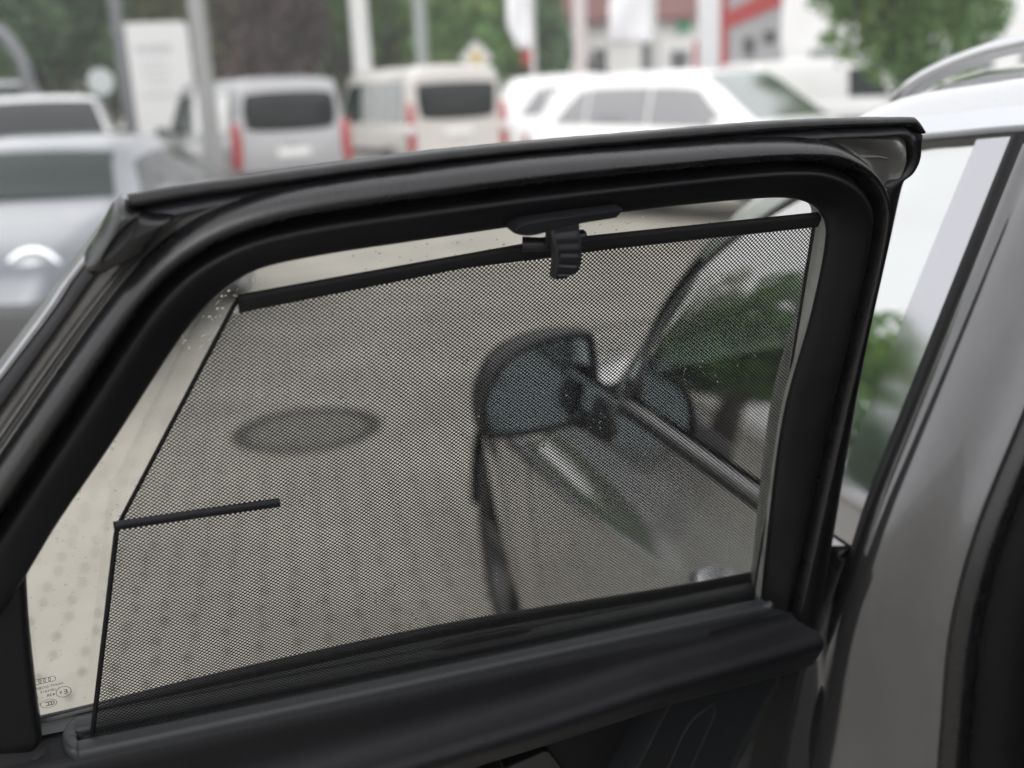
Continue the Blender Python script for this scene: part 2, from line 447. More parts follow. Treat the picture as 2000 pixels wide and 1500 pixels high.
# the top member behind the seals
tm = lambda s: float(np.interp(s, [-0.0827, -0.06, 0.05, 0.163, 0.305, 0.396, 0.457, 0.512, 0.543], [0.448, 0.457, 0.460, 0.459, 0.455, 0.450, 0.446, 0.442, 0.438]))
mb.loft([[D(s, t, n) for t, n in ((tm(s) - 0.012, 0.0), (tm(s), -0.014), (tm(s), -0.048), (tm(s) - 0.045, -0.052), (tm(s) - 0.045, -0.035))] for s in np.linspace(-0.074, 0.540, 20)])
rear_door = part(mb, 'rear_door', INNERPAINT, angle=50)
rear_door['label'] = 'rear left door standing open, inner side facing the camera'
door = rear_door
def dpart(mb, name, m, angle=None, smooth=True): return part(mb, name, m, door, angle, smooth)

# outer skin and lower body of the door (seen from the far side and in the mirror)
mb = MB()
mb.loft([[D(s, -0.62, -0.10), D(s, -0.40, -0.135), D(s, -0.12, -0.11), D(s, -0.03, -0.075), D(s, -0.024 + 0.05 * s, -0.058), D(s, -0.024 + 0.05 * s, -0.045), D(s, -0.05, -0.02), D(s, -0.60, -0.02)] for s in np.linspace(-0.085, 0.74, 14)], closed=True, cap=True)
dpart(mb, 'outer_skin', PAINT, angle=40)
mb = MB()
mb.loft([[D(*(f3[i] * 0.75 + f1[i] * 0.25), -0.022), D(*(f3[i] * 0.5 + f1[i] * 0.5), -0.040), D(*(f3[i] * 0.2 + f1[i] * 0.8), -0.042), D(*f1[i], -0.038), D(*f1[i], -0.030)] for i in range(NF)])
dpart(mb, 'outer_window_frame', GLOSSBLK, angle=40)

# big rubber body seal
mb = MB()
sp = [(0.0, 0.004), (0.03, 0.012), (0.10, 0.0205), (0.24, 0.0275), (0.42, 0.0300), (0.60, 0.0275), (0.76, 0.0205), (0.86, 0.0135), (0.93, 0.009), (1.0, 0.007)]
mb.loft([[D(*(f3[i] * (1 - w) + f1[i] * w), n) for w, n in sp] for i in range(NF)])
dpart(mb, 'door_seal', RUB)
# flocked inner window frame
mb = MB()
ip = [(-0.06, 0.004), (0.0, 0.010), (0.04, 0.0165), (0.10, 0.0212), (0.18, 0.0236), (0.28, 0.0232), (0.45, 0.0205), (0.75, 0.0155), (0.93, 0.0120), (0.985, 0.0100), (1.0, 0.0060)]
mb.loft([[D(*(f1[i] * (1 - w) + f0[i] * w), n) for w, n in ip] for i in range(NF)])
dpart(mb, 'window_frame', RUB2)
# return of the frame down to the pane: the glass channel
def inset(c, d):
    c = np.array(c); t = np.gradient(c, axis=0); t /= np.linalg.norm(t, axis=1)[:, None]
    return c + np.stack([-t[:, 1], t[:, 0]], 1) * d
cin = inset(f0, 0.0)
test = inset(f0, 0.004)
sgn = 1 if np.linalg.norm(test[40] - np.array((0.3, 0.2))) < np.linalg.norm(f0[40] - np.array((0.3, 0.2))) else -1
mb = MB()
i1, i2, i3 = inset(f0, -sgn * 0.002), inset(f0, -sgn * 0.0095), inset(f0, -sgn * 0.016)
mb.loft([[D(*f0[i], 0.0059), D(*i1[i], -0.010), D(*i2[i], -0.025), D(*i3[i], -0.0285)] for i in range(NF)])
dpart(mb, 'glass_channel', CHANNEL)

# top weather strips
U1 = [(0.5430,0.4588),(0.5116,0.4619),(0.4572,0.4656),(0.3963,0.4697),(0.3053,0.4745),(0.1632,0.4782),(0.0513,0.4798),(-0.0578,0.4772),(-0.0732,0.4752),(-0.0827,0.4663)]
U2 = [(0.5412,0.4485),(0.5126,0.4518),(0.4578,0.4566),(0.3965,0.4617),(0.3050,0.4662),(0.1621,0.4694),(0.0497,0.4713),(-0.0572,0.4694),(-0.0682,0.4679),(-0.0772,0.4624)]
U3 = [(0.5292,0.4408),(0.4910,0.4467),(0.4582,0.4505),(0.3967,0.4548),(0.3048,0.4597),(0.1614,0.4640),(0.0483,0.4640),(-0.0300,0.4625),(-0.0616,0.4624),(-0.0716,0.4529)]
a1, a2, a3 = spline(U1, 120), spline(U2, 120), spline(U3, 120)
mb = MB()
rows = []
for i in range(120):
    wob = 0.0003 * math.sin(i * 1.7) + 0.0003 * math.sin(i * 0.6)
    rows.append([D(*(a1[i] * (1 - w) + a2[i] * w), n + wob) for w, n in ((0.95, -0.036), (0.40, -0.014), (0.10, -0.005), (0.0, 0.0005), (0.10, 0.0038), (0.28, 0.0060), (0.5, 0.0062), (0.70, 0.0042), (0.88, -0.001), (1.0, -0.009))])
mb.loft(rows, cap=True)
dpart(mb, 'roof_weatherstrip', WEATHER)
mb = MB()
mb.loft([[D(*(a2[i] * (1 - w) + a3[i] * w), n) for w, n in ((-0.02, -0.012), (0.02, -0.006), (0.12, -0.001), (0.30, 0.0025), (0.60, 0.0050), (0.85, 0.0052), (0.96, 0.003), (1.05, -0.008))] for i in range(120)])
dpart(mb, 'inner_weatherstrip', mat('weather_rubber_grey', (0.016, 0.016, 0.019), 0.5, spec=0.35, noise=0.35, nscale=60, bump=0.25, bscale=700, bdist=0.0005))
# hinge-side vertical strip
RI = [(-0.0690,0.4570),(-0.0745,0.4420),(-0.0690,0.4294),(-0.0560,0.4227),(-0.0521,0.4108),(-0.0572,0.3486),(-0.0569,0.2652),(-0.0529,0.1068),(-0.0537,0.0273),(-0.0545,-0.0579)]
RO = [(-0.0863,0.4632),(-0.0877,0.4438),(-0.0838,0.4318),(-0.0783,0.4256),(-0.0770,0.4100),(-0.0750,0.3716),(-0.0732,0.2746),(-0.0787,0.1857),(-0.0849,0.0758),(-0.0927,-0.0689)]
def match(c, n=90): return fine(c, n)
ri, ro = match(RI), match(RO)
mb = MB()
mb.loft([[D(*(ri[i] * (1 - w) + ro[i] * w), n) for w, n in ((-0.08, -0.006), (0.0, 0.001), (0.2, 0.006), (0.5, 0.007), (0.75, 0.003), (0.9, -0.004), (1.0, -0.012), (1.0, -0.05))] for i in range(len(ri))], cap=False)
dpart(mb, 'edge_weatherstrip', RUB2)
# rear-edge strip and bright moulding
c1, c2, c3 = spline(L1, 60), spline(L2, 60), spline(L3, 60)
mb = MB()
mb.loft([[D(*(c3[i] * (1 - w) + c2[i] * w), n) for w, n in ((0.0, -0.003), (0.06, 0.004), (0.3, 0.003), (0.6, -0.002), (0.9, -0.008), (1.0, -0.012))] for i in range(60)])
dpart(mb, 'rear_edge_strip', RUB2)
mb = MB()
mb.loft([[D(*(c2[i] * (1 - w) + c1[i] * w), n) for w, n in ((-0.08, -0.010), (0.05, -0.0085), (0.35, -0.0105), (0.37, -0.0120), (0.40, -0.0095), (0.75, -0.012), (0.95, -0.0145), (1.0, -0.0175), (0.70, -0.022), (0.10, -0.042))] for i in range(60)])
dpart(mb, 'window_moulding', MOULD)
# moulded rubber corner piece with its hollow
def pillow(poly, n0, h, m=80, steps=6, edge=0.35):
    P = spline(poly, m, True)[:-1] if False else spline(poly, m, True)
    c = P.mean(0); mb = MB(); rows = []
    for j in range(steps + 1):
        w = j / steps
        k = 1 - edge * w
        rows.append([D(*(c + (p - c) * k), n0 + h * math.sin(w * math.pi / 2)) for p in P])
    mb.loft([[D(*p, n0 - 0.02) for p in P]] + rows, closed=True)
    k = len(mb.v) - m; mb.f.append(tuple(range(k, k + m)))
    return mb
corner = [(0.5495,0.4522),(0.5408,0.4508),(0.5298,0.4472),(0.5162,0.4461),(0.5212,0.4419),(0.5316,0.4302),(0.5385,0.4228),(0.5489,0.4171),(0.5602,0.4136),(0.5672,0.4103),(0.5729,0.4163),(0.5612,0.4337)]
cp = dpart(pillow(corner, 0.004, 0.010, edge=0.3), 'corner_seal', RUB)
pocket = [(0.5385,0.4505),(0.5407,0.4416),(0.5490,0.4319),(0.5608,0.4226),(0.5642,0.4236),(0.5554,0.4371),(0.5461,0.4460)]
pc = np.array(pocket); pcc = pc.mean(0)
mb = MB(); P = spline(pocket, 60, True)
mb.loft([[D(*(pcc + (p - pcc) * k), n) for p in P] for k, n in ((1.02, 0.0142), (0.98, 0.0165), (0.88, 0.0160), (0.70, 0.0150), (0.45, 0.0145), (0.1, 0.0143))], closed=True)
dpart(mb, 'corner_pocket', WEATHER)

# pane, its printed marks and the water on it
gp = [(0.7000,0.1400),(0.700,-0.02),(-0.030,-0.03)]
gl = [tuple(f0[i] + (f0[i] - np.array((0.3, 0.2))) * 0.06) for i in range(0, NF, 2)] + [(0.72, 0.10), (0.72, 0.0), (-0.03, -0.02)]
cg = np.array((0.33, 0.2))
pane = MB().add([D(*p, -0.028) for p in gl], [tuple(range(len(gl)))])
dpart(pane, 'window_pane', GLASS, smooth=False)
wp = [o for o in COL.objects if o.name.startswith('window_pane')][-1]

def text_mesh(txt, size, s, t, n=-0.0276, name='pane_print', sx=1.0):
    cu = bpy.data.curves.new('print', 'FONT'); cu.body = txt; cu.size = size; cu.resolution_u = 3
    to = bpy.data.objects.new('print', cu); COL.objects.link(to)
    dg = bpy.context.evaluated_depsgraph_get()
    me = bpy.data.meshes.new_from_object(to.evaluated_get(dg))
    vs = [D(s + v.co.x * sx, t + v.co.y, n) for v in me.vertices]; fs = [tuple(p.vertices) for p in me.polygons]
    bpy.data.objects.remove(to); bpy.data.curves.remove(cu); bpy.data.meshes.remove(me)
    return vs, fs
def ellipse_ring(s, t, a, b, w, n=-0.0276, seg=40, a0=0, a1=2 * math.pi):
    mbx = MB(); rows = []
    for i in range(seg + 1):
        th = a0 + (a1 - a0) * i / seg
        rows.append([D(s + a * math.cos(th), t + b * math.sin(th), n), D(s + (a - w) * math.cos(th), t + (b - w) * math.sin(th), n)])
    return mbx.loft(rows)
pr = MB()
for j in range(4):
    e = ellipse_ring(0.6405 + j * 0.0034, 0.0775, 0.0027, 0.0027, 0.0004); pr.add(e.v, e.f)
for txt, size, s, t in (('SAINT-GOBAIN SEKURIT', 0.0034, 0.6332, 0.0700), ('001615  ML01', 0.0034, 0.6402, 0.0658), ('43R  -  001', 0.0040, 0.6402, 0.0610), ('E', 0.0034, 0.6515, 0.0543), ('E', 0.0060, 0.6312, 0.0604), ('9', 0.0042, 0.6352, 0.0608)):
    vs, fs = text_mesh(txt, size, s, t); pr.add(vs, fs)
for e in (ellipse_ring(0.6342, 0.0625, 0.0056, 0.0054, 0.0004), ellipse_ring(0.6461, 0.0544, 0.0060, 0.0042, 0.00035)): pr.add(e.v, e.f)
for j in range(3):
    e = ellipse_ring(0.6440 + j * 0.0020, 0.0544, 0.0022, 0.0022, 0.0006, a0=R(70), a1=R(290)); pr.add(e.v, e.f)
dpart(pr, 'pane_print', INK, smooth=False)

# belt seal along the foot of the pane
bt = spline([(0.70, 0.0415),(0.6556,0.0405),(0.6166,0.0396),(0.4888,0.0364),(0.3068,0.0311),(0.0928,0.0126),(-0.0135,0.0071)], 60)
bu = spline([(0.70, 0.0465),(0.6549,0.0450),(0.6159,0.0447),(0.4881,0.0461),(0.3070,0.0410),(0.0940,0.0222),(-0.0121,0.0151)], 60)
mb = MB()
mb.loft([[D(*bu[i], -0.0275), D(*bu[i], -0.0245), D(*(bu[i] * 0.5 + bt[i] * 0.5), -0.0225), D(*bt[i], -0.0215), D(bt[i][0], bt[i][1] - 0.02, -0.022)] for i in range(60)])
dpart(mb, 'belt_seal', RUB)

# door card
def t0(s): return 0.0058 + 0.0517 * s
ridge = lambda s: np.interp(s, [-0.04, -0.0074, 0.15, 0.25, 0.38, 0.586, 0.75], [-0.0095, -0.0107, -0.0120, -0.0178, -0.0207, -0.0241, -0.026])
low = lambda s: np.interp(s, [-0.04, 0.0, 0.117, 0.252, 0.59, 0.75], [-0.0592, -0.0592, -0.0548, -0.061, -0.0682, -0.070])
beltt = lambda s: float(np.interp(s, bt[::-1, 0], bt[::-1, 1]))
mb = MB(); rows = []
for s in list(np.linspace(-0.038, 0.76, 70)):
    z = t0(max(s, -0.02)); r = ridge(s); l = low(s)
    e = max(0.0, min(1.0, (0.03 - s) / 0.068))
    sk = lambda n: s + 0.034 * e * max(0.0, 1 - n / 0.05)
    pr_ = [(-0.024, beltt(s) + 0.001), (-0.012, z + 0.001), (0.000, z - 0.0005), (0.012, z - 0.001), (0.0195, z - 0.0025), (0.024, z - 0.006),
           (0.0262, z - 0.3 * (z - r)), (0.0285, z + (r - z) * 0.58), (0.0325, z + (r - z) * 0.80), (0.0400, z + (r - z) * 0.93), (0.0500, r - 0.0002), (0.0570, r - 0.0022), (0.0605, r - 0.0065),
           (0.0605, r - 0.013), (0.057, r + (l - r) * 0.5), (0.051, r + (l - r) * 0.85), (0.046, l), (0.040, l - 0.006), (0.02, l - 0.008), (-0.004, l - 0.010), (-0.010, l - 0.03), (-0.010, -0.45)]
    rows.append([D(sk(n), t, n) for n, t in pr_])
mb.loft(rows)
k = len(rows[0]); mb.f.append(tuple(range(k)))
trim = dpart(mb, 'door_card', TRIM, angle=60)
mb = MB()
mb.loft([[D(s + 0.034 * max(0.0, min(1.0, (0.03 - s) / 0.068)), t, n) for n, t in ((-0.0235, beltt(s) + 0.0012), (-0.018, beltt(s) * 0.5 + t0(s) * 0.5 + 0.0018), (-0.0075, t0(s) + 0.0030))] for s in np.linspace(-0.03, 0.700, 50)])
dpart(mb, 'window_ledge', mat('lit_ledge_plastic', (0.026, 0.030, 0.032), 0.45, spec=0.45, bump=0.3, bscale=1200, bdist=0.0006))  # same trim, lightened to paint in daylight coming through the pane
# dark sheet standing in for the shadowed gap between door and pillar
mb = MB()
mb.loft([[D(-0.052, t, 0.0), D(-0.075, t, -0.012), K(-0.165, -0.02, D(-0.07, t, -0.02).z), K(-0.18, 0.02, D(-0.07, t, -0.02).z)] for t in np.linspace(0.01, -0.55, 12)])
dpart(mb, 'hinge_gap_shade', RUB2)
# lower card: end wall, pocket panel with its raised edges
mb = MB()
mb.loft([[D(-0.0375, -0.030, 0.044), D(-0.0375, -0.070, 0.044), D(-0.0375, -0.45, 0.044)], [D(-0.0400, -0.025, 0.036), D(-0.0410, -0.070, 0.030), D(-0.045, -0.45, 0.02)], [D(-0.042, -0.02, -0.01), D(-0.045, -0.07, -0.02), D(-0.05, -0.45, -0.03)]])
mb.loft([[D(-0.0375, -0.0585, 0.044), D(-0.0340, -0.0600, 0.0465), D(-0.0305, -0.0620, 0.044)], [D(-0.0375, -0.45, 0.044), D(-0.0345, -0.45, 0.0465), D(-0.03, -0.45, 0.044)]])
dpart(mb, 'card_end', TRIM, angle=40)
pp = [(0.1000,-0.0700),(-0.0280,-0.0720),(-0.0320,-0.0900),(0.0115,-0.2100),(0.0500,-0.30),(0.2000,-0.30),(0.1340,-0.1576)]
mb = MB(); P = [np.array(p) for p in pp]; c = sum(P) / len(P)
mb.loft([[D(*(c + (p - c) * k_), n) for p in P] for k_, n in ((1.03, -0.012), (1.0, 0.020), (0.985, 0.0225), (0.955, 0.0225), (0.94, 0.018), (0.90, 0.0175))], closed=True)
mb.f.append(tuple(range(len(mb.v) - len(P), len(mb.v))))
dpart(mb, 'pocket_panel', TRIMSM, angle=35)
gp_ = [(0.0560,-0.1080),(0.0420,-0.1080),(0.0560,-0.1640),(0.0720,-0.2050),(0.0960,-0.2050),(0.0890,-0.1640),(0.0740,-0.1220)]
mb = MB(); P = spline(gp_, 60, True); c = P.mean(0)
mb.loft([[D(*(c + (p - c) * k_), n) for p in P] for k_, n in ((1.05, 0.0172), (1.0, 0.0186), (0.93, 0.0186), (0.86, 0.0168))], closed=True)
mb.f.append(tuple(range(len(mb.v) - len(P), len(mb.v))))
dpart(mb, 'speaker_grille', TRIMSM)
# door pull
mb = MB()
h = [(0.2775,-0.1040),(0.2380,-0.0965),(0.2330,-0.0985),(0.2100,-0.1400),(0.2100,-0.1600),(0.2600,-0.1600)]
P = [np.array(p) for p in h]; c = sum(P) / len(P)
mb.loft([[D(*(c + (p - c) * k_), n) for p in P] for k_, n in ((1.0, 0.0), (1.0, 0.018), (0.96, 0.0205))], closed=True)
mb.f.append(tuple(range(len(mb.v) - len(P), len(mb.v))))
h = [(0.2970,-0.1075),(0.2800,-0.1045),(0.2640,-0.1600),(0.3000,-0.1600)]
P = [np.array(p) for p in h]; c = sum(P) / len(P)
mb.loft([[D(*(c + (p - c) * k_), n) for p in P] for k_, n in ((1.0, 0.0), (1.0, 0.017), (0.96, 0.019))], closed=True)
mb.f.append(tuple(range(len(mb.v) - len(P), len(mb.v))))
dpart(mb, 'door_pull', DARKMETAL, angle=30)
# rim of the blind slot
mb = MB(); path = []
sl = np.linspace(0.628, 0.000, 70)
def rim(n_in, n_out, hgt):
    pass
front = [(s, 0.0165, t0(s) - 0.001) for s in sl]
back = [(s, -0.0155, t0(s) + 0.0022) for s in sl[::-1]]
endl = [(0.628 + 0.0085 * math.sin(a), 0.0005 + 0.016 * -math.cos(a), t0(0.63) + 0.0012 - 0.002 * math.sin(a) * 0) for a in np.linspace(0, math.pi, 14)]
endr = [(0.000 - 0.0075 * math.sin(a), 0.0005 + 0.016 * math.cos(a), t0(0.0) + 0.0012) for a in np.linspace(0, math.pi, 14)]
loop = front + endr[1:-1] + back + endl[1:-1]
pts = [D(s, t + 0.0005, n) for s, n, t in loop]
rows = []
N = len(pts); cen = [D(min(max(s, 0.0), 0.628), t0(min(max(s, 0.0), 0.628)) + 0.001, 0.0005) for s, n, t in loop]
for i in range(N):
    o_ = (pts[i] - cen[i]); o_ -= DT * o_.dot(DT) * 0.0; d_ = o_.normalized()
    rows.append([pts[i] + d_ * a + DT * b_ for a, b_ in ((0.0040, -0.006), (0.0035, 0.0003), (0.0018, 0.0028), (-0.0015, 0.0036), (-0.0070, 0.0034), (-0.0105, 0.0026), (-0.0120, 0.0008), (-0.0124, -0.004), (-0.0124, -0.03))])
mb.loft(rows + [rows[0]])
dpart(mb, 'slot_rim', mat('lit_rim_plastic', (0.015, 0.0168, 0.0185), 0.42, spec=0.36, bump=0.15, bscale=1500, bdist=0.0004))  # rim colour raised to imitate the light falling on the sill
mb = MB()
mb.loft([[D(s, t0(s) + 0.0030 + a * h_, n) for a, n in ((0.0, -0.0165), (1.0, -0.0150), (1.05, -0.0125), (0.9, -0.0105), (0.0, -0.0095))] for s, h_ in zip(np.linspace(0.345, 0.235, 24), 0.0075 * np.clip(np.sin(np.linspace(0, math.pi, 24)) * 1.8, 0, 1))])
dpart(mb, 'finger_grip', TRIMSM)
mb = MB().add([D(s, t0(s) - 0.02, n) for s in (0.633, -0.005) for n in (-0.006, 0.014)], [(0, 1, 3, 2)])
dpart(mb, 'slot_floor', DARK)
# post between pane and rear corner
mb = MB()
po = [(0.6404,0.1990),(0.6457,0.1500),(0.6495,0.0990),(0.6513,0.0724),(0.6521,0.0508),(0.6560,0.0440)]
pq = spline(po, 40)
mb.loft([[D(p[0] + a, p[1] + b_, n) for a, b_, n in ((0.004, 0, -0.026), (0.0, 0, -0.012), (0.0, 0, 0.004), (0.002, 0, 0.0075), (0.006, 0, 0.0085), (0.12, 0.03, 0.010))] for p in pq])
dpart(mb, 'window_post', RUB2, angle=50)
mb = MB()   # foot of the post, where it meets the card
mb.loft([[D(0.650 + 0.012 * a, 0.046 + 0.002 * math.cos(a * 3) - 0.006 * a, 0.0105 - 0.001 * b_), D(0.651 + 0.012 * a, 0.0425 - 0.006 * a, 0.0125)] for a, b_ in ((x, 0) for x in np.linspace(0, 6, 20))])
dpart(mb, 'post_gaiter', RUB2)

# ------------------------------------------------------------------ sun blind on the door window
blind = MB()
poly = np.array([(0.4821,0.3858),(0.5776,0.2240),(0.5805,0.2169),(0.6212,0.0322),(0.6212,0.0260),(0.0048,-0.0066),(0.0048,-0.0006),(0.0098,0.3917),(0.0089,0.4030)])
def sag(s, t): return 0.0022 * np.sin(np.clip(t / 0.4, 0, 1) * np.pi) * np.sin(np.clip(s / 0.6, 0, 1) * np.pi) + 0.0008 * np.sin(s * 37 + t * 9)
def left_edge(t): return np.interp(t, [-0.02, 0.0322, 0.2169, 0.2240, 0.3858, 0.41], [0.625, 0.6212, 0.5805, 0.5776, 0.4821, 0.468])
def right_edge(t): return np.interp(t, [0.0, 0.39], [0.0052, 0.0094])
def top_edge(s): return np.interp(s, [0.0, 0.0114, 0.1978, 0.2618, 0.3226, 0.4854], [0.3905, 0.3907, 0.3905, 0.3885, 0.3875, 0.3725])
PX, PY = 0.00365, 0.0032
rows_ = int(0.44 / (PY / 2)); cols_ = int(0.66 / PX)
jj, ci = np.meshgrid(np.arange(-4, rows_), np.arange(-2, cols_), indexing='ij')
S0 = ci * PX + (jj % 2) * PX / 2; T0 = jj * PY / 2 + 0.0517 * S0 * (1 - np.clip(jj * PY / 2 / 0.38, 0, 1)) - 0.0 * S0
S0, T0 = S0.ravel(), T0.ravel()
keep = (S0 < left_edge(T0) - 0.0034) & (S0 > right_edge(T0) + 0.0030) & (T0 < top_edge(S0) + 0.0005) & (T0 > 0.0058 + 0.0517 * S0 - 0.006)
S0, T0 = S0[keep], T0[keep]
NH = len(S0)
ang = np.arange(8) * math.pi / 4
outer = np.array([(PX / 2, 0), (PX / 4, PY / 4), (0, PY / 2), (-PX / 4, PY / 4), (-PX / 2, 0), (-PX / 4, -PY / 4), (0, -PY / 2), (PX / 4, -PY / 4)])
inner = np.stack([0.00100 * np.cos(ang), 0.00084 * np.sin(ang)], 1)
ring = np.concatenate([outer, inner])
rotj = rng.uniform(-0.12, 0.12, NH)
SS = S0[:, None] + ring[None, :, 0]; TT = T0[:, None] + ring[None, :, 1]
# the fabric leans a hair: shear so neighbouring cells stay joined
TT += 0.0
NN = sag(SS, TT); NN[:, 8:] += 0.00012
B_, S_, T_, N_ = (np.array(v) for v in (DB, DS, DT, DN))
VV = B_ + SS[..., None] * S_ + TT[..., None] * T_ + NN[..., None] * N_
VV = VV.reshape(-1, 3)
q = np.array([(i, (i + 1) % 8, 8 + (i + 1) % 8, 8 + i) for i in range(8)])
QQ = (q[None] + (np.arange(NH) * 16)[:, None, None]).reshape(-1, 4)
me = bpy.data.meshes.new('sun_blind')
me.vertices.add(len(VV)); me.vertices.foreach_set('co', VV.ravel())
me.loops.add(QQ.size); me.loops.foreach_set('vertex_index', QQ.ravel())
me.polygons.add(len(QQ)); me.polygons.foreach_set('loop_start', np.arange(len(QQ)) * 4); me.polygons.foreach_set('loop_total', np.full(len(QQ), 4))
me.update()
sun_blind = link('sun_blind', me, NET, car, True)
sun_blind['label'] = 'black perforated net blind drawn up over the open door window'
def bpart(mb, name, m, angle=None, smooth=True): return part(mb, name, m, sun_blind, angle, smooth)
# hems down both sides and along the foot
mb = MB()
ts = np.linspace(0.030, 0.384, 60)
mb.loft([[D(left_edge(t), t, sag(left_edge(t), t)), D(left_edge(t) - 0.0016, t, 0.0006 + sag(left_edge(t), t)), D(left_edge(t) - 0.0040, t, sag(left_edge(t), t) - 0.0001), D(left_edge(t) - 0.0016, t, -0.0006)] for t in ts], closed=True, cap=True)
ts = np.linspace(-0.003, 0.394, 60)
mb.loft([[D(right_edge(t), t, 0.0), D(right_edge(t) + 0.0012, t, 0.0005), D(right_edge(t) + 0.0036, t, 0.0001 + sag(0.013, t)), D(right_edge(t) + 0.0012, t, -0.0005)] for t in ts], closed=True, cap=True)
mb.loft([[D(s, t0(s) - 0.012, 0.0002), D(s, t0(s) - 0.003, 0.0006)] for s in np.linspace(0.005, 0.6215, 30)])
bpart(mb, 'hem', HEM)
# top rail: fabric sleeve round a bar
sa = np.linspace(0.4815, 0.0075, 70)
tt = lambda s: np.interp(s, [0.0080, 0.2624, 0.4823], [0.4035, 0.4028, 0.3862])
tb = lambda s: float(top_edge(s)) - 0.0005
mb = MB()
mb.loft([[D(s, tb(s), 0.0004), D(s, tb(s) + 0.0035, 0.0016), D(s, tt(s) - 0.0045, 0.0034), D(s, tt(s) - 0.002, 0.0038), D(s, tt(s), 0.001), D(s, tt(s) - 0.002, -0.003), D(s, tb(s), -0.001)] for s in sa], closed=True, cap=True)
bpart(mb, 'top_rail', HEM)
# short stiffening rod at the kink of the slanted edge
mb = MB()
mb.loft([[D(s, t + a, n) for a, n in ((-0.0040, 0.0012), (-0.0022, 0.0034), (0.0, 0.0042), (0.0022, 0.0034), (0.0040, 0.0012))] for s, t in ((0.5800, 0.2225), (0.5758, 0.2228), (0.5200, 0.2205), (0.4640, 0.2176), (0.4636, 0.2176))], cap=True)
bpart(mb, 'stiffener', mat('stiffener_plastic', (0.003, 0.003, 0.005), 0.35, spec=0.2))
# pull tab
tabL = [(0.2665,0.4215),(0.2660,0.4160),(0.2630,0.4050),(0.2610,0.3931),(0.2606,0.3850),(0.2600,0.3812)]
tabR = [(0.2428,0.4225),(0.2424,0.4170),(0.2408,0.4064),(0.2400,0.3930),(0.2420,0.3860),(0.2500,0.3808)]
l_, r_ = spline(tabL, 26), spline(tabR, 26)
mb = MB(); rows = []
for i in range(26):
    w = i / 25
    n = 0.0285 - 0.003 * w + 0.004 * math.sin(w * 3.0)
    gr = 0.0
    for gpos in (0.10, 0.30, 0.49, 0.68, 0.87):
        gr -= 0.0016 * math.exp(-((w - gpos) / 0.022) ** 2)
    A, Bv = l_[i], r_[i]
    rows.append([D(*A, n - 0.004), D(*(A * 0.97 + Bv * 0.03), n - 0.0008), D(*(A * 0.90 + Bv * 0.10), n)] +
                [D(*(A * (1 - u) + Bv * u), n + gr) for u in (0.18, 0.22, 0.5, 0.78, 0.82)] +
                [D(*(A * 0.10 + Bv * 0.90), n), D(*(A * 0.03 + Bv * 0.97), n - 0.0008), D(*Bv, n - 0.004)])
mb.loft(rows)
mb.loft([[p - DN * 0.004 for p in (rw[0], rw[-1])] for rw in rows])
k0 = 0
mb.loft([[rows[-1][j], rows[-1][j] - DN * 0.005] for j in range(len(rows[-1]))])
mb.loft([[rw[0], rw[0] - DN * 0.004] for rw in rows]); mb.loft([[rw[-1], rw[-1] - DN * 0.004] for rw in rows])
bpart(mb, 'pull_tab', CLIP, angle=40)
mb = MB()
mb.tube([D(0.2765, 0.4025, 0.004), D(0.2640, 0.4030, 0.010), D(0.2420, 0.4045, 0.010), D(0.2280, 0.4050, 0.005)], [0.0056, 0.0052, 0.0050, 0.0046], 12)
mb.box(D(0.2545, 0.4100, 0.018), (0.02, 0.012, 0.004), Matrix((DS, DT, DN)).transposed(), 0.001)
bpart(mb, 'tab_clamp', CLIP, angle=40)
# hook bracket fixed to the frame
mb = MB()
up_ = spline([(0.2945,0.4215),(0.2915,0.4255),(0.2832,0.4283),(0.2500,0.4300),(0.2105,0.4314)], 40)
dn_ = spline([(0.2945,0.4205),(0.2880,0.4178),(0.2767,0.4170),(0.2500,0.4215),(0.2160,0.4240)], 40)
mb.loft([[D(*up_[i], 0.012), D(*up_[i], 0.029), D(*(up_[i] * 0.9 + dn_[i] * 0.1), 0.031), D(*(up_[i] * 0.2 + dn_[i] * 0.8), 0.030), D(*dn_[i], 0.027), D(*dn_[i], 0.012)] for i in range(40)], closed=True, cap=True)
dpart(mb, 'hook_bracket', CLIP, angle=35)

# water: beads on the pane, the strips and the frame
def bead(mb, c, nrm, r, flat=0.55):
    nrm = nrm.normalized(); x = nrm.orthogonal().normalized(); y = nrm.cross(x)
    vs = []; seg = 8
    for el in (0.0, 0.5, 1.0, 1.35):
        for k in range(seg):
            t = 2 * math.pi * k / seg
            vs.append(c + (x * math.cos(t) + y * math.sin(t)) * r * math.cos(el) + nrm * r * flat * math.sin(el))
    fs = []
    for a in range(3):
        for k in range(seg): fs.append((a * seg + k, a * seg + (k + 1) % seg, (a + 1) * seg + (k + 1) % seg, (a + 1) * seg + k))
    fs.append(tuple(3 * seg + k for k in range(seg)))
    mb.add(vs, fs)
mb = MB()
def on_pane(s, t, r): bead(mb, D(s, t, -0.0283), -DN, r)
for _ in range(170):
    s, t = random.uniform(0.02, 0.64), random.uniform(0.03, 0.41)
    for k in range(random.choice((1, 1, 2, 3, 4))):
        on_pane(s + random.gauss(0, 0.002), t - 0.0045 * k + random.gauss(0, 0.001), random.uniform(0.0005, 0.0013))
for _ in range(110):      # clusters along the top of the pane and by the rear corner
    s = random.choice((random.gauss(0.20, 0.03), random.gauss(0.49, 0.012), random.gauss(0.36, 0.04), random.uniform(0.05, 0.6)))
    t = float(np.interp(s, [0.0, 0.2, 0.45, 0.5, 0.53], [0.41, 0.412, 0.39, 0.37, 0.335])) - random.uniform(0, 0.03)
    on_pane(s, t, random.uniform(0.0005, 0.0012))
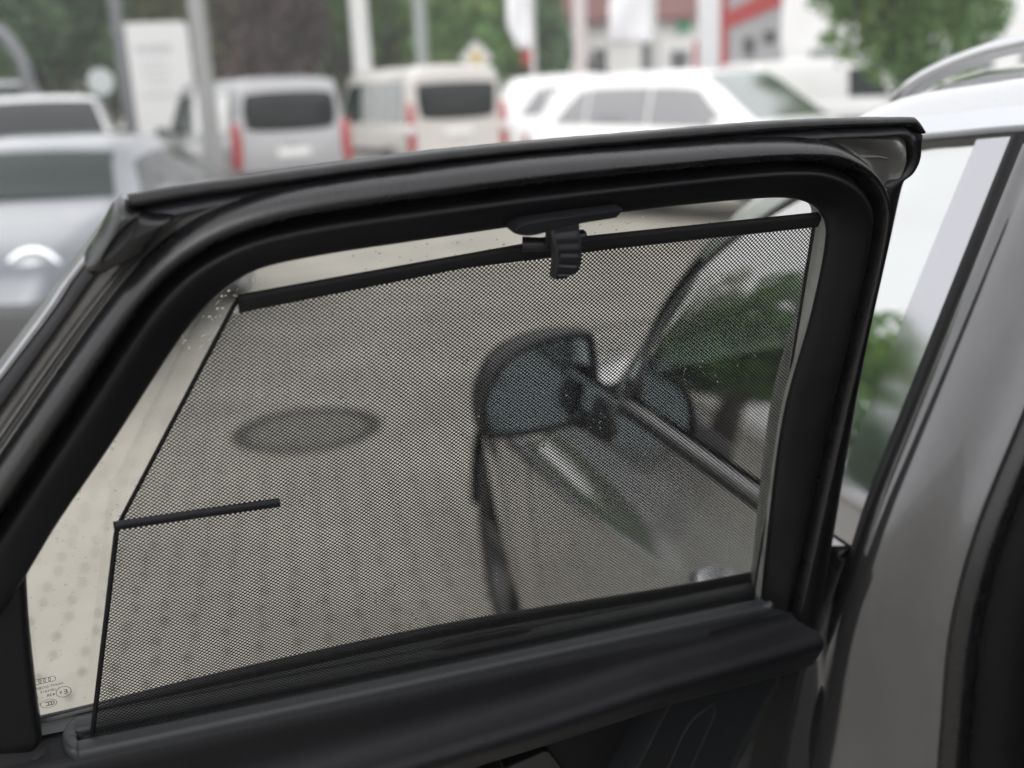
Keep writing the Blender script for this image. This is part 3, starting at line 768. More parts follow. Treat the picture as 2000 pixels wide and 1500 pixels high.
for _ in range(120):
    s = random.uniform(0.575, 0.645); t = random.uniform(0.05, 0.30)
    if s < 0.66 - 0.5 * max(0, t - 0.19): on_pane(s, t, random.uniform(0.0003, 0.0009))
w = dpart(mb, 'pane_droplets', WATER); w['kind'] = 'stuff'
mb = MB()
for _ in range(150):
    s = random.uniform(-0.07, 0.53)
    if random.random() < 0.5:
        i = int(np.argmin(np.abs(a1[:, 0] - s))); u = random.uniform(0.1, 0.9)
        c = D(*(a1[i] * (1 - u) + a2[i] * u), 0.0062 - 0.02 * (u - 0.45) ** 2)
        bead(mb, c, DN + DT * 0.6, random.uniform(0.0003, 0.0009), 0.7)
    else:
        i = random.randint(int(NF * 0.3), NF - 12); u = random.uniform(0.05, 0.5)
        c = D(*(f3[i] * (1 - u) + f1[i] * u), float(np.interp(u, [q_[0] for q_ in sp], [q_[1] for q_ in sp])))
        bead(mb, c, DN + DT * 0.5, random.uniform(0.0003, 0.0010), 0.7)
for _ in range(60):
    i = random.randint(0, 59); u = random.uniform(0.15, 0.9)
    j = int(NF * (20.5 + 5.5 * i / 59) / 27); j = min(j, NF - 1)
    c = D(*(f3[j] * (1 - u) + c3[i] * u), 0.001); bead(mb, c, DN, random.uniform(0.0005, 0.0016), 0.6)
w = dpart(mb, 'frame_droplets', WATER); w['kind'] = 'stuff'

# ------------------------------------------------------------------ body of the car
def tum(z):      # smooth knee at the belt line
    u = (z - 0.90) / 0.20
    return 0.0 if u <= 0 else (0.4 * (z - 1.0) if u >= 1 else 0.04 * u * u)
CW = 1.78   # belt width
# B-pillar: painted, rounded outer corner, rearward return
def sh(z):
    u = min(1.0, max(0.0, (1.04 - z) / 0.30)); return 0.052 * u * u * (3 - 2 * u)
def dn_(z): return 0.022 * min(1.0, max(0.0, (1.0 - z) / 0.4))
def zrow(z):
    i0 = tum(z); k0 = -0.202; h = sh(z); d_ = dn_(z)
    P = ((0.0, -0.010, 1.0), (-0.008, -0.0125, 1.0), (-0.017, -0.011, 0.9), (-0.024, -0.005, 0.75), (-0.030, 0.004, 0.6), (-0.036, 0.015, 0.45), (-0.042, 0.028, 0.3), (-0.048, 0.042, 0.2), (-0.056, 0.056, 0.1), (-0.062, 0.062, 0.0), (-0.065, 0.068, 0.0), (-0.061, 0.076, 0.0))
    return [K(k0 + a + h * w, i0 + b_ - d_ * w, z) for a, b_, w in P]
mb = MB(); mb.loft([zrow(z) for z in np.linspace(0.30, 1.43, 40)])
part(mb, 'pillar', SHADEPAINT, angle=60)
# rubber seal between front door and pillar
mb = MB()
mb.loft([[K(k0 + a, tum(z) + b_ - dn_(z), z) for a, b_ in ((0.004, 0.03), (0.004, -0.004), (-0.004, -0.013), (-0.014, -0.013), (-0.021, -0.006), (-0.021, 0.03))] for z, k0 in ((z, -0.182 + sh(z)) for z in np.linspace(0.30, 1.44, 40))])
part(mb, 'pillar_seal', RUB2)
# aperture seal and inner pillar trim
mb = MB()
mb.loft([[K(-0.262 + a, tum(z) + b_, z) for a, b_ in ((-0.002, 0.068), (-0.014, 0.074), (-0.018, 0.086), (-0.012, 0.098), (0.0, 0.102))] for z in np.linspace(0.30, 1.42, 36)])
part(mb, 'aperture_seal', RUB)
mb = MB()
mb.loft([[K(-0.262 + a, tum(z) + b_, z) for a, b_ in ((0.002, 0.10), (-0.020, 0.112), (-0.030, 0.135), (-0.024, 0.16), (0.05, 0.20), (0.20, 0.21))] for z in np.linspace(0.25, 1.42, 30)])
part(mb, 'pillar_trim', DARK, angle=50)

# front door skin, fender and sill: one profile swept forward
def taper(k): return 0.24 * max(0.0, (k - 0.9) / 0.9) ** 1.8
def side(k, z):
    """outboard position of the left flank"""
    led = min(1.0, max(0.0, (k - 0.05) / 0.45))
    z_ = [0.16, 0.24, 0.32, 0.42, 0.58, 0.72, 0.79, 0.83, 0.87, 0.91, 0.95, 1.0]
    a = [0.06, 0.00, -0.022, -0.040, -0.056, -0.063, -0.064, -0.058, -0.044, -0.028, -0.013, 0.0]
    b_ = [0.06, 0.00, -0.026, -0.046, -0.070, -0.082, -0.084, -0.076, -0.040, -0.026, -0.012, 0.0]
    i = (1 - led) * np.interp(z, z_, a) + led * np.interp(z, z_, b_)
    if k > 0.8: i += taper(k)
    return float(i)
FW_K, WR = 1.36, 0.33
def in_arch(k, z, r=0.375): return (k - FW_K) ** 2 + (z - WR) ** 2 < r * r
zs = np.concatenate([np.linspace(0.30, 0.76, 14), np.linspace(0.78, 1.0, 14)])
def flank(k0, k1, n, name, top=1.0, zlow=0.30):
    mb = MB()
    ks = np.linspace(k0, k1, n)
    zz = [z for z in zs if z <= top + 1e-6 and z >= zlow - 1e-6]
    rows = [[K(k, side(k, z), z) for z in zz] for k in ks]
    mb.loft(rows)
    # turned-in edges at both ends
    mb.loft([[K(k0, side(k0, z), z) for z in zz], [K(k0, side(k0, z) + 0.03, z) for z in zz]])
    mb.loft([[K(k1, side(k1, z), z) for z in zz], [K(k1, side(k1, z) + 0.03, z) for z in zz]])
    return mb
fd = part(flank(-0.175, 0.735, 40, 'front_door'), 'front_door', PAINT, angle=60)
# fender with wheel arch
mb = MB(); nk = 60
ks = np.linspace(0.742, 1.80, nk); zz = list(np.linspace(0.30, 0.98, 30))
vs = []; fs = []
for k in ks:
    for z in zz:
        hz = z
        if abs(k - FW_K) < 0.375: lowz = WR + math.sqrt(max(0, 0.375 ** 2 - (k - FW_K) ** 2))
        else: lowz = 0.30
        topz = 0.98 - 0.20 * max(0, (k - 0.75) / 1.05) ** 0.9
        zq = lowz + (topz - lowz) * (z - 0.30) / 0.68
        lip = -0.008 if abs(k - FW_K) < 0.42 and zq < WR + 0.42 else 0
        vs.append(K(k, side(k, zq) + lip + (0.03 * max(0, (zq - topz + 0.06) / 0.06) ** 2), zq))
nz = len(zz)
for a in range(nk - 1):
    for c in range(nz - 1): fs.append((a * nz + c, a * nz + c + 1, (a + 1) * nz + c + 1, (a + 1) * nz + c))
mb.add(vs, fs)
part(mb, 'fender', PAINT)
mb = MB()
mb.loft([[K(k, side(k, 0.30) + 0.01, 0.305), K(k, -0.008, 0.295), K(k, -0.012, 0.24), K(k, 0.01, 0.18), K(k, 0.08, 0.16)] for k in np.linspace(-1.5, 0.98, 20)])
part(mb, 'sill', mat('sill_plastic', (0.02, 0.02, 0.021), 0.5))
mb = MB()   # dark wheel house
mb.loft([[K(FW_K + 0.39 * math.cos(a), side(FW_K, 0.6) + d_, WR + 0.39 * math.sin(a)) for a in np.linspace(0, math.pi, 20)] for d_ in (0.03, 0.30)])
mb.add([K(FW_K + 0.39 * math.cos(a), 0.25, WR + 0.39 * math.sin(a)) for a in np.linspace(0, 2 * math.pi, 24, endpoint=False)], [tuple(range(24))])
part(mb, 'wheel_housing', DARK)
def main_wheel(k, i0=-0.038, sgn=1):
    n = 40; mb = MB(); rows = []
    for d_, r_ in ((0.20, 0.24), (0.20, 0.30), (0.17, 0.325), (0.04, 0.328), (0.012, 0.315), (0.004, 0.285), (0.004, 0.25), (0.014, 0.235)):
        rows.append([K(k + r_ * math.cos(2 * math.pi * j / n), i0 + d_ * sgn, WR + r_ * math.sin(2 * math.pi * j / n)) for j in range(n)])
    mb.loft(rows, True); t_ = part(mb, 'wheel', TYRE)
    mb = MB(); rows = []
    for d_, r_ in ((0.03, 0.236), (0.008, 0.238), (0.010, 0.225), (0.06, 0.215), (0.06, 0.02)):
        rows.append([K(k + r_ * math.cos(2 * math.pi * j / n), i0 + d_ * sgn, WR + r_ * math.sin(2 * math.pi * j / n)) for j in range(n)])
    mb.loft(rows, True)
    for j in range(5):
        a = 2 * math.pi * j / 5
        p = [K(k + r_ * math.cos(a + da), i0 + d_ * sgn, WR + r_ * math.sin(a + da)) for r_, da, d_ in ((0.04, -0.6, 0.02), (0.225, -0.13, 0.012), (0.225, 0.13, 0.012), (0.04, 0.6, 0.02))]
        mb.prism(p, CR * 0.03 * sgn)
    part(mb, 'rim', mat('dark_alloy', (0.09, 0.09, 0.095), 0.35, metal=0.9), t_, angle=30)
main_wheel(FW_K, 0.02); main_wheel(FW_K, CW - 0.02, -1); main_wheel(-1.62, -0.03); main_wheel(-1.62, CW + 0.03, -1)
# rear quarter behind the door opening, far flank, hood, nose
mb = MB()
mb.loft([[K(k, side(0, z) - 0.01 * (k < -1.25), z) for z in np.linspace(0.30, 1.0, 16)] for k in np.linspace(-1.25, -2.25, 12)])
part(mb, 'rear_quarter', PAINT)
mb = MB()
mb.loft([[K(k, CW - side(k, z), z - (0.20 * max(0, (k - 0.75) / 1.05) ** 0.9) * (z - 0.3) / 0.7) for z in np.linspace(0.30, 0.99, 14)] for k in np.linspace(-2.25, 1.80, 24)])
part(mb, 'far_flank', PAINT)
mb = MB()
rows = []
for k in np.linspace(0.60, 1.80, 14):
    u = (k - 0.6) / 1.2
    e = taper(k)
    zt = 0.985 - 0.20 * max(0, (k - 0.75) / 1.05) ** 0.9
    rows.append([K(k, e + (CW - 2 * e) * w, zt + 0.055 * math.sin(math.pi * w) ** 0.6 * (1 - 0.4 * u)) for w in np.linspace(0.015, 0.985, 16)])
mb.loft(rows)
part(mb, 'bonnet', PAINT)
mb = MB()
mb.loft([[K(1.79 + 0.16 * math.sin(math.pi * w) ** 0.5 + d_, 0.26 + (CW - 0.52) * w, z) for w in np.linspace(0, 1, 16)] for z, d_ in ((0.20, 0.02), (0.40, 0.06), (0.60, 0.06), (0.70, 0.03), (0.79, -0.02))])
part(mb, 'front_bumper', PAINT)

# door window surround: A-pillar line, roof line, pillar applique
APL = [(0.470, 0.0, 0.985), (0.440, 0.020, 1.050), (0.433, 0.064, 1.143), (0.351, 0.108, 1.249), (0.195, 0.145, 1.343), (0.030, 0.168, 1.415), (-0.10, 0.176, 1.434), (-0.30, 0.182, 1.446), (-0.70, 0.186, 1.452), (-1.15, 0.184, 1.440)]
ap = spline(APL, 90)
mb = MB()
mb.loft([[K(p[0] + a, p[1] + b_, p[2] + c_) for a, b_, c_ in ((-0.012, 0.004, -0.012), (-0.010, -0.006, -0.008), (-0.002, -0.008, 0.002), (0.003, -0.002, 0.006), (0.002, 0.014, 0.008))] for p in ap[:60]])
part(mb, 'window_surround', GLOSSBLK)
mb = MB()   # bright roof-line moulding above the surround
mb.loft([[K(p[0] + 0.004 + u_ * 0.016, p[1] - 0.002 + 0.006 * math.sin(u_ * math.pi / 2) * 0 + 0.006 * u_, p[2] + 0.006 + 0.018 * u_) for u_ in (0.0, 0.1, 0.5, 0.9, 1.0)] for p in ap[14:]])
part(mb, 'roof_moulding', CHROME)
# painted A-pillar and cant rail, roof skin
RS = [(0.60, 0.05, 0.99), (0.520, 0.085, 1.090), (0.445, 0.13, 1.20), (0.365, 0.175, 1.30), (0.235, 0.215, 1.405), (0.10, 0.225, 1.462), (-0.06, 0.228, 1.482), (-0.30, 0.232, 1.494), (-0.70, 0.236, 1.498), (-1.15, 0.236, 1.485), (-2.1, 0.25, 1.40)]
rsl = spline(RS, 90)
apl2 = spline(APL + [(-2.1, 0.20, 1.36)], 90)
mb = MB()
mb.loft([[K(*(apl2[i] * (1 - w) + rsl[i] * w + np.array((0.012 * (1 - w), 0.004 * (1 - w) - 0.006 * math.sin(math.pi * w), 0.020 * (1 - w) + 0.016 * math.sin(math.pi * w)))) ) for w in (0.0, 0.08, 0.25, 0.5, 0.75, 0.92, 1.0)] for i in range(90)])
part(mb, 'cant_rail', PAINT)
mb = MB()
rows = []
for k in np.linspace(0.20, -2.1, 34):
    zl = float(np.interp(k, rsl[::-1, 0], rsl[::-1, 2])); il = float(np.interp(k, rsl[::-1, 0], rsl[::-1, 1]))
    hh = 0.06
    rows.append([K(k + 0.13 * math.sin(math.pi * w) * (1 if k > 0 else max(0, 1 + k)), il + (CW - 2 * il) * w, zl + hh * math.sin(math.pi * w) ** 0.65) for w in np.linspace(0, 1, 22)])
mb.loft(rows)
part(mb, 'roof', PAINT)
mb = MB()
mb.loft([[K(p[0] - 0.02, p[1] + 0.05, p[2] - 0.04), K(p[0] - 0.03, CW / 2, p[2] + 0.0), K(p[0] - 0.02, CW - p[1] - 0.05, p[2] - 0.04)] for p in rsl if p[2] > 1.33 and p[0] < 0.2])
part(mb, 'headlining', HEADL)
# roof rails
for nm, flip in (('roof_rail', False), ('roof_rail', True)):
    P = spline([(0.236, 0.335, 1.476), (0.21, 0.337, 1.494), (0.165, 0.339, 1.511), (0.10, 0.34, 1.527), (0.012, 0.34, 1.540), (-0.3, 0.34, 1.566), (-0.9, 0.34, 1.57), (-1.5, 0.34, 1.54), (-1.6, 0.34, 1.50)], 60)
    mb = MB()
    mb.loft([[K(p[0], (CW - p[1] - a) if flip else p[1] + a, p[2] + b_ - 0.010) for a, b_ in ((-0.014, -0.009), (-0.017, 0.0), (-0.011, 0.009), (0.0, 0.012), (0.011, 0.009), (0.015, 0.0), (0.012, -0.009))] for p in P], closed=True, cap=True)
    part(mb, nm, mat('rail_aluminium', (0.60, 0.60, 0.62), 0.3, metal=0.9))
# far-side pillars and windscreen
mb = MB()
mir = lambda p, d=0.0: K(p[0], CW - p[1] - d, p[2])
mb.loft([[mir(rsl[i]), mir(apl2[i])] for i in range(60)])
part(mb, 'far_cant_rail', PAINT)
mb = MB(); rows = []
for p in spline(RS[:5] + [(0.20, 0.22, 1.43)], 14):
    bulge = 0.16
    rows.append([K(p[0] + bulge * math.sin(math.pi * w), p[1] + (CW - 2 * p[1]) * w, p[2] + 0.03 * math.sin(math.pi * w)) for w in np.linspace(0.0, 1.0, 18)])
mb.loft(rows); part(mb, 'windscreen', glass('windscreen_glass', (0.74, 0.83, 0.79)))
# front door pane
mb = MB()
lo = spline([(-0.125, 0.006, 1.012), (0.15, 0.004, 1.012), (0.440, 0.004, 1.016)], 30)
hi = spline([(-0.125, 0.176, 1.434), (-0.05, 0.174, 1.428), (0.030, 0.168, 1.411), (0.195, 0.147, 1.339), (0.351, 0.110, 1.245), (0.425, 0.066, 1.150), (0.438, 0.03, 1.06)], 30)
rows = []
hk = np.interp(np.linspace(0, 1, 40), np.linspace(0, 1, 40), np.linspace(-0.125, 0.434, 40))
hz = np.interp(hk, hi[:, 0], hi[:, 2])
mb.loft([[K(k, tum(1.012 + (zt - 1.012) * u) + 0.004 - 0.006 * math.sin(math.pi * u), 1.012 + (zt - 1.012) * u) for u in np.linspace(0, 1, 8)] for k, zt in zip(hk, hz)])
part(mb, 'front_door_pane', GLASSF)
mb = MB()
mb.loft([[K(k, tum(z) - 0.002 - 0.004 * math.sin(math.pi * (z - 1.0) / 0.44), z) for k in (-0.181, -0.178, -0.155, -0.130, -0.1265)] for z in np.linspace(1.0, 1.44, 24)])
part(mb, 'pillar_applique', PILLARSHEEN, angle=60)
mb = MB()   # belt moulding and inner seal of the front door
mb.loft([[K(k, a, z) for a, z in ((-0.001, 0.998), (-0.005, 1.000), (-0.005, 1.005), (-0.001, 1.008), (0.006, 1.011))] for k in np.linspace(-0.175, 0.47, 20)])
part(mb, 'belt_moulding', mat('dark_satin_trim', (0.26, 0.255, 0.26), 0.3, metal=0.9))
mb = MB()
mb.loft([[K(k, a, z) for a, z in ((-0.003, 0.984), (-0.006, 0.986), (-0.006, 0.993), (0.0, 0.996))] for k in np.linspace(-0.175, 0.47, 20)])
part(mb, 'belt_strip', RUB2)
mb = MB()   # front door handle
mb.tube([K(-0.145, -0.040, 0.866), K(-0.14, -0.066, 0.870), K(-0.07, -0.074, 0.876), K(0.0, -0.074, 0.882), K(0.038, -0.066, 0.886), K(0.044, -0.038, 0.888)], [0.014, 0.016, 0.017, 0.017, 0.016, 0.014], 12)
part(mb, 'door_handle', CHROME)
# exterior mirror
MR = [(-0.209,0.977),(-0.198,1.012),(-0.174,1.050),(-0.136,1.076),(-0.080,1.092),(-0.010,1.094),(0.006,1.080),(0.014,1.005),(0.012,0.957),(-0.008,0.928),(-0.096,0.917),(-0.189,0.919),(-0.207,0.938)]
mo = spline(MR, 64, True); mc = mo.mean(0)
mb = MB()
mb.loft([[K(0.60 + d_, *(mc + (p - mc) * w)) for p in mo] for d_, w in ((0.012, 0.84), (-0.004, 0.88), (-0.006, 0.95), (0.004, 1.0), (0.05, 1.0), (0.10, 0.90), (0.14, 0.68), (0.155, 0.35), (0.157, 0.05))], closed=True)
mirror = part(mb, 'side_mirror', SHELL)
mb = MB(); q_ = [K(0.606 + 0.0, *(mc + (p - mc) * 0.86)) for p in mo]
mb.add(q_, [tuple(range(len(q_)))])
part(mb, 'mirror_glass', MIRR, mirror, smooth=False)
mb = MB()
mb.loft([[K(k, i, z) for k, i, z in r_] for r_ in ([(0.60, -0.05, 0.935), (0.60, -0.02, 0.912), (0.68, -0.02, 0.912), (0.68, -0.05, 0.935)], [(0.58, 0.0, 0.955), (0.58, 0.005, 0.905), (0.68, 0.005, 0.905), (0.68, 0.0, 0.955)], [(0.57, 0.03, 0.962), (0.57, 0.03, 0.90), (0.68, 0.03, 0.90), (0.68, 0.03, 0.962)])], closed=True)
mb.loft([[K(k, side(k, z) - o_, z) for k, z in ((0.56, 0.988), (0.50, 0.988), (0.47, 0.955), (0.49, 0.930), (0.56, 0.925))] for o_ in (-0.005, 0.005, 0.008)], closed=True)
mb.f.append(tuple(range(len(mb.v) - 5, len(mb.v))))
part(mb, 'mirror_arm', SHELL, mirror, angle=40)
mb = MB()  # quarter-light panel at the foot of the A-pillar
mb.prism([K(0.44, 0.004, 0.99), K(0.53, 0.010, 0.985), K(0.475, 0.050, 1.06), K(0.44, 0.055, 1.11)], CR * 0.02)
part(mb, 'quarter_panel', PAINT)
# interior
mb = MB()
mb.loft([[K(0.42 + d_, 0.06 + (CW - 0.12) * w, z) for w in np.linspace(0, 1, 10)] for d_, z in ((0.45, 0.97), (0.20, 0.99), (0.05, 0.985), (-0.05, 0.94), (-0.06, 0.70), (0.1, 0.45))])
part(mb, 'dashboard', DARK)
mb = MB()
a_ = [K(0.24 - 0.05 * math.sin(t), 0.50 + 0.17 * math.cos(t), 0.89 + 0.14 * math.sin(t)) for t in np.linspace(0, 2 * math.pi, 32, endpoint=False)]
mb.tube(a_, 0.016, 8, True); mb.cyl(K(0.25, 0.50, 0.89), K(0.40, 0.50, 0.86), 0.05, 0.04)
mb.box(K(0.24, 0.50, 0.89), (0.30, 0.03, 0.05)); part(mb, 'steering_wheel', DARK)
def seat(i0, nm='front_seat'):
    mb = MB()
    rows = []
    for z, k, w, d_ in ((0.55, -0.20, 0.25, 0.10), (0.70, -0.24, 0.26, 0.10), (0.95, -0.31, 0.25, 0.09), (1.10, -0.36, 0.19, 0.06), (1.13, -0.37, 0.10, 0.04)):
        rows.append([K(k + d_ * math.sin(t), i0 + w * np.sign(math.cos(t)) * abs(math.cos(t)) ** 0.5, z) for t in np.linspace(0, 2 * math.pi, 24, endpoint=False)])
    mb.loft(rows, True, True)
    mb.box(K(0.0, i0, 0.50), (0.5, 0.52, 0.16), Matrix.Rotation(ca, 3, 'Z'), 0.04)
    s_ = part(mb, nm, SEATM, angle=60)
    mb = MB(); rows = []
    for z, w, d_ in ((1.15, 0.10, 0.03), (1.17, 0.125, 0.05), (1.26, 0.125, 0.05), (1.32, 0.11, 0.045), (1.335, 0.07, 0.03)):
        rows.append([K(-0.38 + d_ * math.sin(t), i0 + w * np.sign(math.cos(t)) * abs(math.cos(t)) ** 0.6, z) for t in np.linspace(0, 2 * math.pi, 20, endpoint=False)])
    mb.loft(rows, True, True)
    for d_ in (-0.05, 0.05): mb.cyl(K(-0.37, i0 + d_, 1.10), K(-0.38, i0 + d_, 1.17), 0.007)
    part(mb, 'headrest', SEATM, s_, angle=60)
seat(0.44); seat(CW - 0.44)
mb = MB()
mb.loft([[K(k, 0.22, z), K(k, CW - 0.22, z)] for k, z in ((-0.62, 0.30), (-0.64, 0.52), (-1.10, 0.50), (-1.16, 0.56), (-1.34, 1.05), (-1.42, 1.10))])
part(mb, 'rear_bench', SEATM)
mb = MB()
mb.add([K(-2.2, 0.03, 0.27), K(-2.2, CW - 0.03, 0.27), K(0.95, CW - 0.03, 0.27), K(0.95, 0.03, 0.27)], [(0, 1, 2, 3)])
mb.add([K(-2.2, CW - 0.03, 0.27), K(0.6, CW - 0.03, 0.27), K(0.6, CW - 0.03, 0.97), K(-2.2, CW - 0.03, 0.97)], [(0, 1, 2, 3)])
mb.add([K(-1.45, 0.03, 0.27), K(-1.45, CW - 0.03, 0.27), K(-1.45, CW - 0.2, 1.35), K(-1.45, 0.2, 1.35)], [(0, 1, 2, 3)])
part(mb, 'cabin_lining', DARK, smooth=False)
mb = MB()
mb.loft([[K(-1.15, 0.184, 1.45), K(-1.30, -0.01, 0.99)], [K(-1.60, 0.20, 1.45), K(-1.80, -0.01, 0.99)], [K(-2.1, 0.22, 1.40), K(-2.25, 0.0, 1.0)]])
part(mb, 'rear_pillar', PAINT)
mb = MB()
mb.loft([[K(-2.25 + a, w, z) for w in np.linspace(0.02, CW - 0.02, 10)] for a, z in ((0.0, 0.25), (-0.06, 0.5), (-0.03, 0.95), (0.15, 1.40))])
part(mb, 'tailgate', PAINT)
# seat belt and its guide on the pillar trim
mb = MB()
mb.loft([[K(-0.235, 0.22 - 0.02 * u, 1.35 - 1.0 * u), K(-0.20, 0.235 - 0.02 * u, 1.35 - 1.0 * u)] for u in np.linspace(0, 1, 8)])
part(mb, 'seat_belt', mat('belt_webbing', (0.03, 0.03, 0.032), 0.8))

# ------------------------------------------------------------------ parked vehicles
def silver(nm, c, metal=0.5, rough=0.3): return mat(nm, c, rough, metal=metal, coat=1.0)
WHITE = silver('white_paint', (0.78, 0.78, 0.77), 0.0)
SILVER = silver('silver_paint', (0.36, 0.36, 0.37), 0.35)
BLUEGREY = silver('blue_grey_paint', (0.098, 0.108, 0.122), 0.4)
BEIGE = silver('pale_beige_paint', (0.56, 0.535, 0.505), 0.1)
MIDGREY = silver('mid_grey_paint', (0.22, 0.22, 0.235), 0.4)
VGLASS = mat('tinted_vehicle_glass', (0.012, 0.015, 0.016), 0.08, spec=0.4)
VGLASSG = mat('green_vehicle_glass', (0.014, 0.022, 0.021), 0.08, spec=0.14)
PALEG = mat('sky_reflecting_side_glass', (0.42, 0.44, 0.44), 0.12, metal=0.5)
TAIL = mat('red_lamp', (0.36, 0.035, 0.04), 0.15, coat=1.0)
LAMP = mat('clear_lamp', (0.75, 0.76, 0.77), 0.08, coat=1.0, metal=0.3)
PLASTIC = mat('grey_plastic', (0.05, 0.05, 0.053), 0.55)
PLATE = mat('plate_white', (0.75, 0.75, 0.73), 0.4)
RIMM = mat('alloy_rim', (0.5, 0.5, 0.51), 0.3, metal=0.9)

class Vehicle:
    """body lofted from stations (y, z_top, z_belt, half_top, half_belt, z_low); forward is +y"""
    def __init__(s, label, cat, loc, heading, stations, paint, name, nst=44):
        s.root = thing(name, label, cat, (loc[0], loc[1], 0), -heading)
        st = np.array(stations); s.st = st
        s.y0, s.y1 = st[0, 0], st[-1, 0]
        s.paint = paint
        ys = spline(st, nst)
        s.ys = ys
        mb = MB(); rows = [s.ring(r) for r in ys]
        mb.loft(rows, True, True)
        s.body = mb.build('body', paint, s.root, angle=38)
    def half(s, r):
        y, zt, zb, ht, hb, z0 = r
        g = zt - zb
        pts = [(hb * 0.86, z0), (hb * 0.95, z0 + 0.05), (hb * 0.99, z0 + 0.25 * (zb - z0)), (hb, z0 + 0.62 * (zb - z0)), (hb * 0.992, z0 + 0.85 * (zb - z0)), (hb * 0.965, zb - 0.01), (hb * 0.94, zb + 0.012),
               ((hb * 0.94) * 0.5 + ht * 0.5 + 0.012, zb + g * 0.5), (ht + 0.004, zb + g * 0.86), (ht * 0.94, zb + g * 0.965), (ht * 0.70, zt), (ht * 0.30, zt + 0.012 * min(1, g * 4))]
        return pts
    def ring(s, r):
        h = s.half(r); y = r[0]
        return [Vector((x, y, z)) for x, z in h] + [Vector((-x, y, z)) for x, z in h[::-1]]
    def at(s, y):
        return [float(np.interp(y, s.ys[:, 0], s.ys[:, j])) if j else y for j in range(6)]
    def side_pane(s, y0, y1, sgn, v0=0.06, v1=0.80, m=None, cut0=0.0, cut1=0.0, name='window'):
        mb = MB(); rows = []
        n = 14
        for j in range(5):
            v = v0 + (v1 - v0) * j / 4
            row = []
            for i in range(n):
                u = i / (n - 1)
                y = (y0 + cut0 * j / 4) * (1 - u) + (y1 - cut1 * j / 4) * u
                h = s.half(s.at(y))
                (xa, za), (xb, zb_), (xc, zc) = h[6], h[7], h[8]
                if v < 0.5: w = v / 0.5; x, z = xa + (xb - xa) * w, za + (zb_ - za) * w
                else: w = (v - 0.5) / 0.5; x, z = xb + (xc - xb) * w, zb_ + (zc - zb_) * w
                row.append(Vector((sgn * (x + 0.008), y, z)))
            rows.append(row)
        mb.loft(rows); return mb.build(name, m or VGLASS, s.root)
    def screen(s, y_low, y_high, name='windscreen', m=None, w0=0.9, w1=0.88, off=0.012, u0=0.10, u1=0.92):
        """pane lying on the slope between two stations"""
        mb = MB(); rows = []
        for j in range(7):
            u = u0 + (u1 - u0) * j / 6
            y = y_low + (y_high - y_low) * u
            r = s.at(y); zt = r[1]; ht = r[3]
            dy = 0.02; zt2 = s.at(y + dy)[1]; sl = (zt2 - zt) / dy
            nrm = Vector((0, -sl, 1)).normalized()
            wd = w0 + (w1 - w0) * j / 6
            rows.append([Vector((ht * wd * x, y, zt + 0.006 * (1 - x * x) - 0.015 * x * x)) + nrm * off for x in np.linspace(-1, 1, 11)])
        mb.loft(rows); return mb.build(name, m or VGLASS, s.root)
    def wheels(s, yf, yr, r=0.32, hb=None):
        for y in (yf, yr):
            hb_ = s.at(y)[4] if hb is None else hb
            for sgn in (1, -1):
                x = sgn * (hb_ + 0.006); n = 28; mb = MB(); rows = []
                for d_, q in ((0.18, 0.6), (0.18, 0.9), (0.14, 1.0), (0.03, 1.0), (0.0, 0.92), (0.0, 0.74), (0.02, 0.70)):
                    rows.append([Vector((x - sgn * d_, y + r * q * math.cos(2 * math.pi * k / n), r + r * q * math.sin(2 * math.pi * k / n))) for k in range(n)])
                mb.loft(rows, True); w = mb.build('wheel', TYRE, s.root)
                mb = MB(); rows = []
                for d_, q in ((0.02, 0.70), (0.005, 0.69), (0.03, 0.60), (0.03, 0.12), (0.012, 0.10), (0.012, 0.01)):
                    rows.append([Vector((x - sgn * d_, y + r * q * math.cos(2 * math.pi * k / n), r + r * q * math.sin(2 * math.pi * k / n))) for k in range(n)])
                mb.loft(rows, True)
                mb.build('rim', RIMM, w)
                mb = MB(); rows = []
                for d_, q in ((-0.004, 1.22), (-0.004, 1.02), (0.05, 1.0)):
                    rows.append([Vector((sgn * (s.at(y)[4] + 0.001) - sgn * d_ * 0.5, y + r * q * math.cos(t), r + 0.02 + r * q * math.sin(t))) for t in np.linspace(-0.15, math.pi + 0.15, 22)])
                mb.loft(rows); mb.build('wheel_arch', PLASTIC, s.root)
    def plate(s, name, poly, thick, m, y, parent=None):
        """rounded flat piece on the rear or front face; poly in (x, z)"""
        P = spline(poly, 40, True); c = P.mean(0); sg = 1 if y > 0 else -1
        mb = MB()
        mb.loft([[Vector((*(c + (p - c) * k), 0)).xzy + Vector((0, y + sg * d_, 0)) for p in P] for k, d_ in ((1.0, -0.03), (1.0, thick * 0.6), (0.97, thick), (0.5, thick))], closed=True)
        mb.f.append(tuple(range(len(mb.v) - 40, len(mb.v))))
        return mb.build(name, m, parent or s.root)
    def block(s, name, c, d, m, bev=0.02, parent=None):
        return MB().box(c, d, None, bev).build(name, m, parent or s.root, angle=40)

def rrect(x0, x1, z0, z1, r=0.06):
    return [(x0 + r, z0), (x1 - r, z0), (x1, z0 + r), (x1, z1 - r), (x1 - r, z1), (x0 + r, z1), (x0, z1 - r), (x0, z0 + r)]

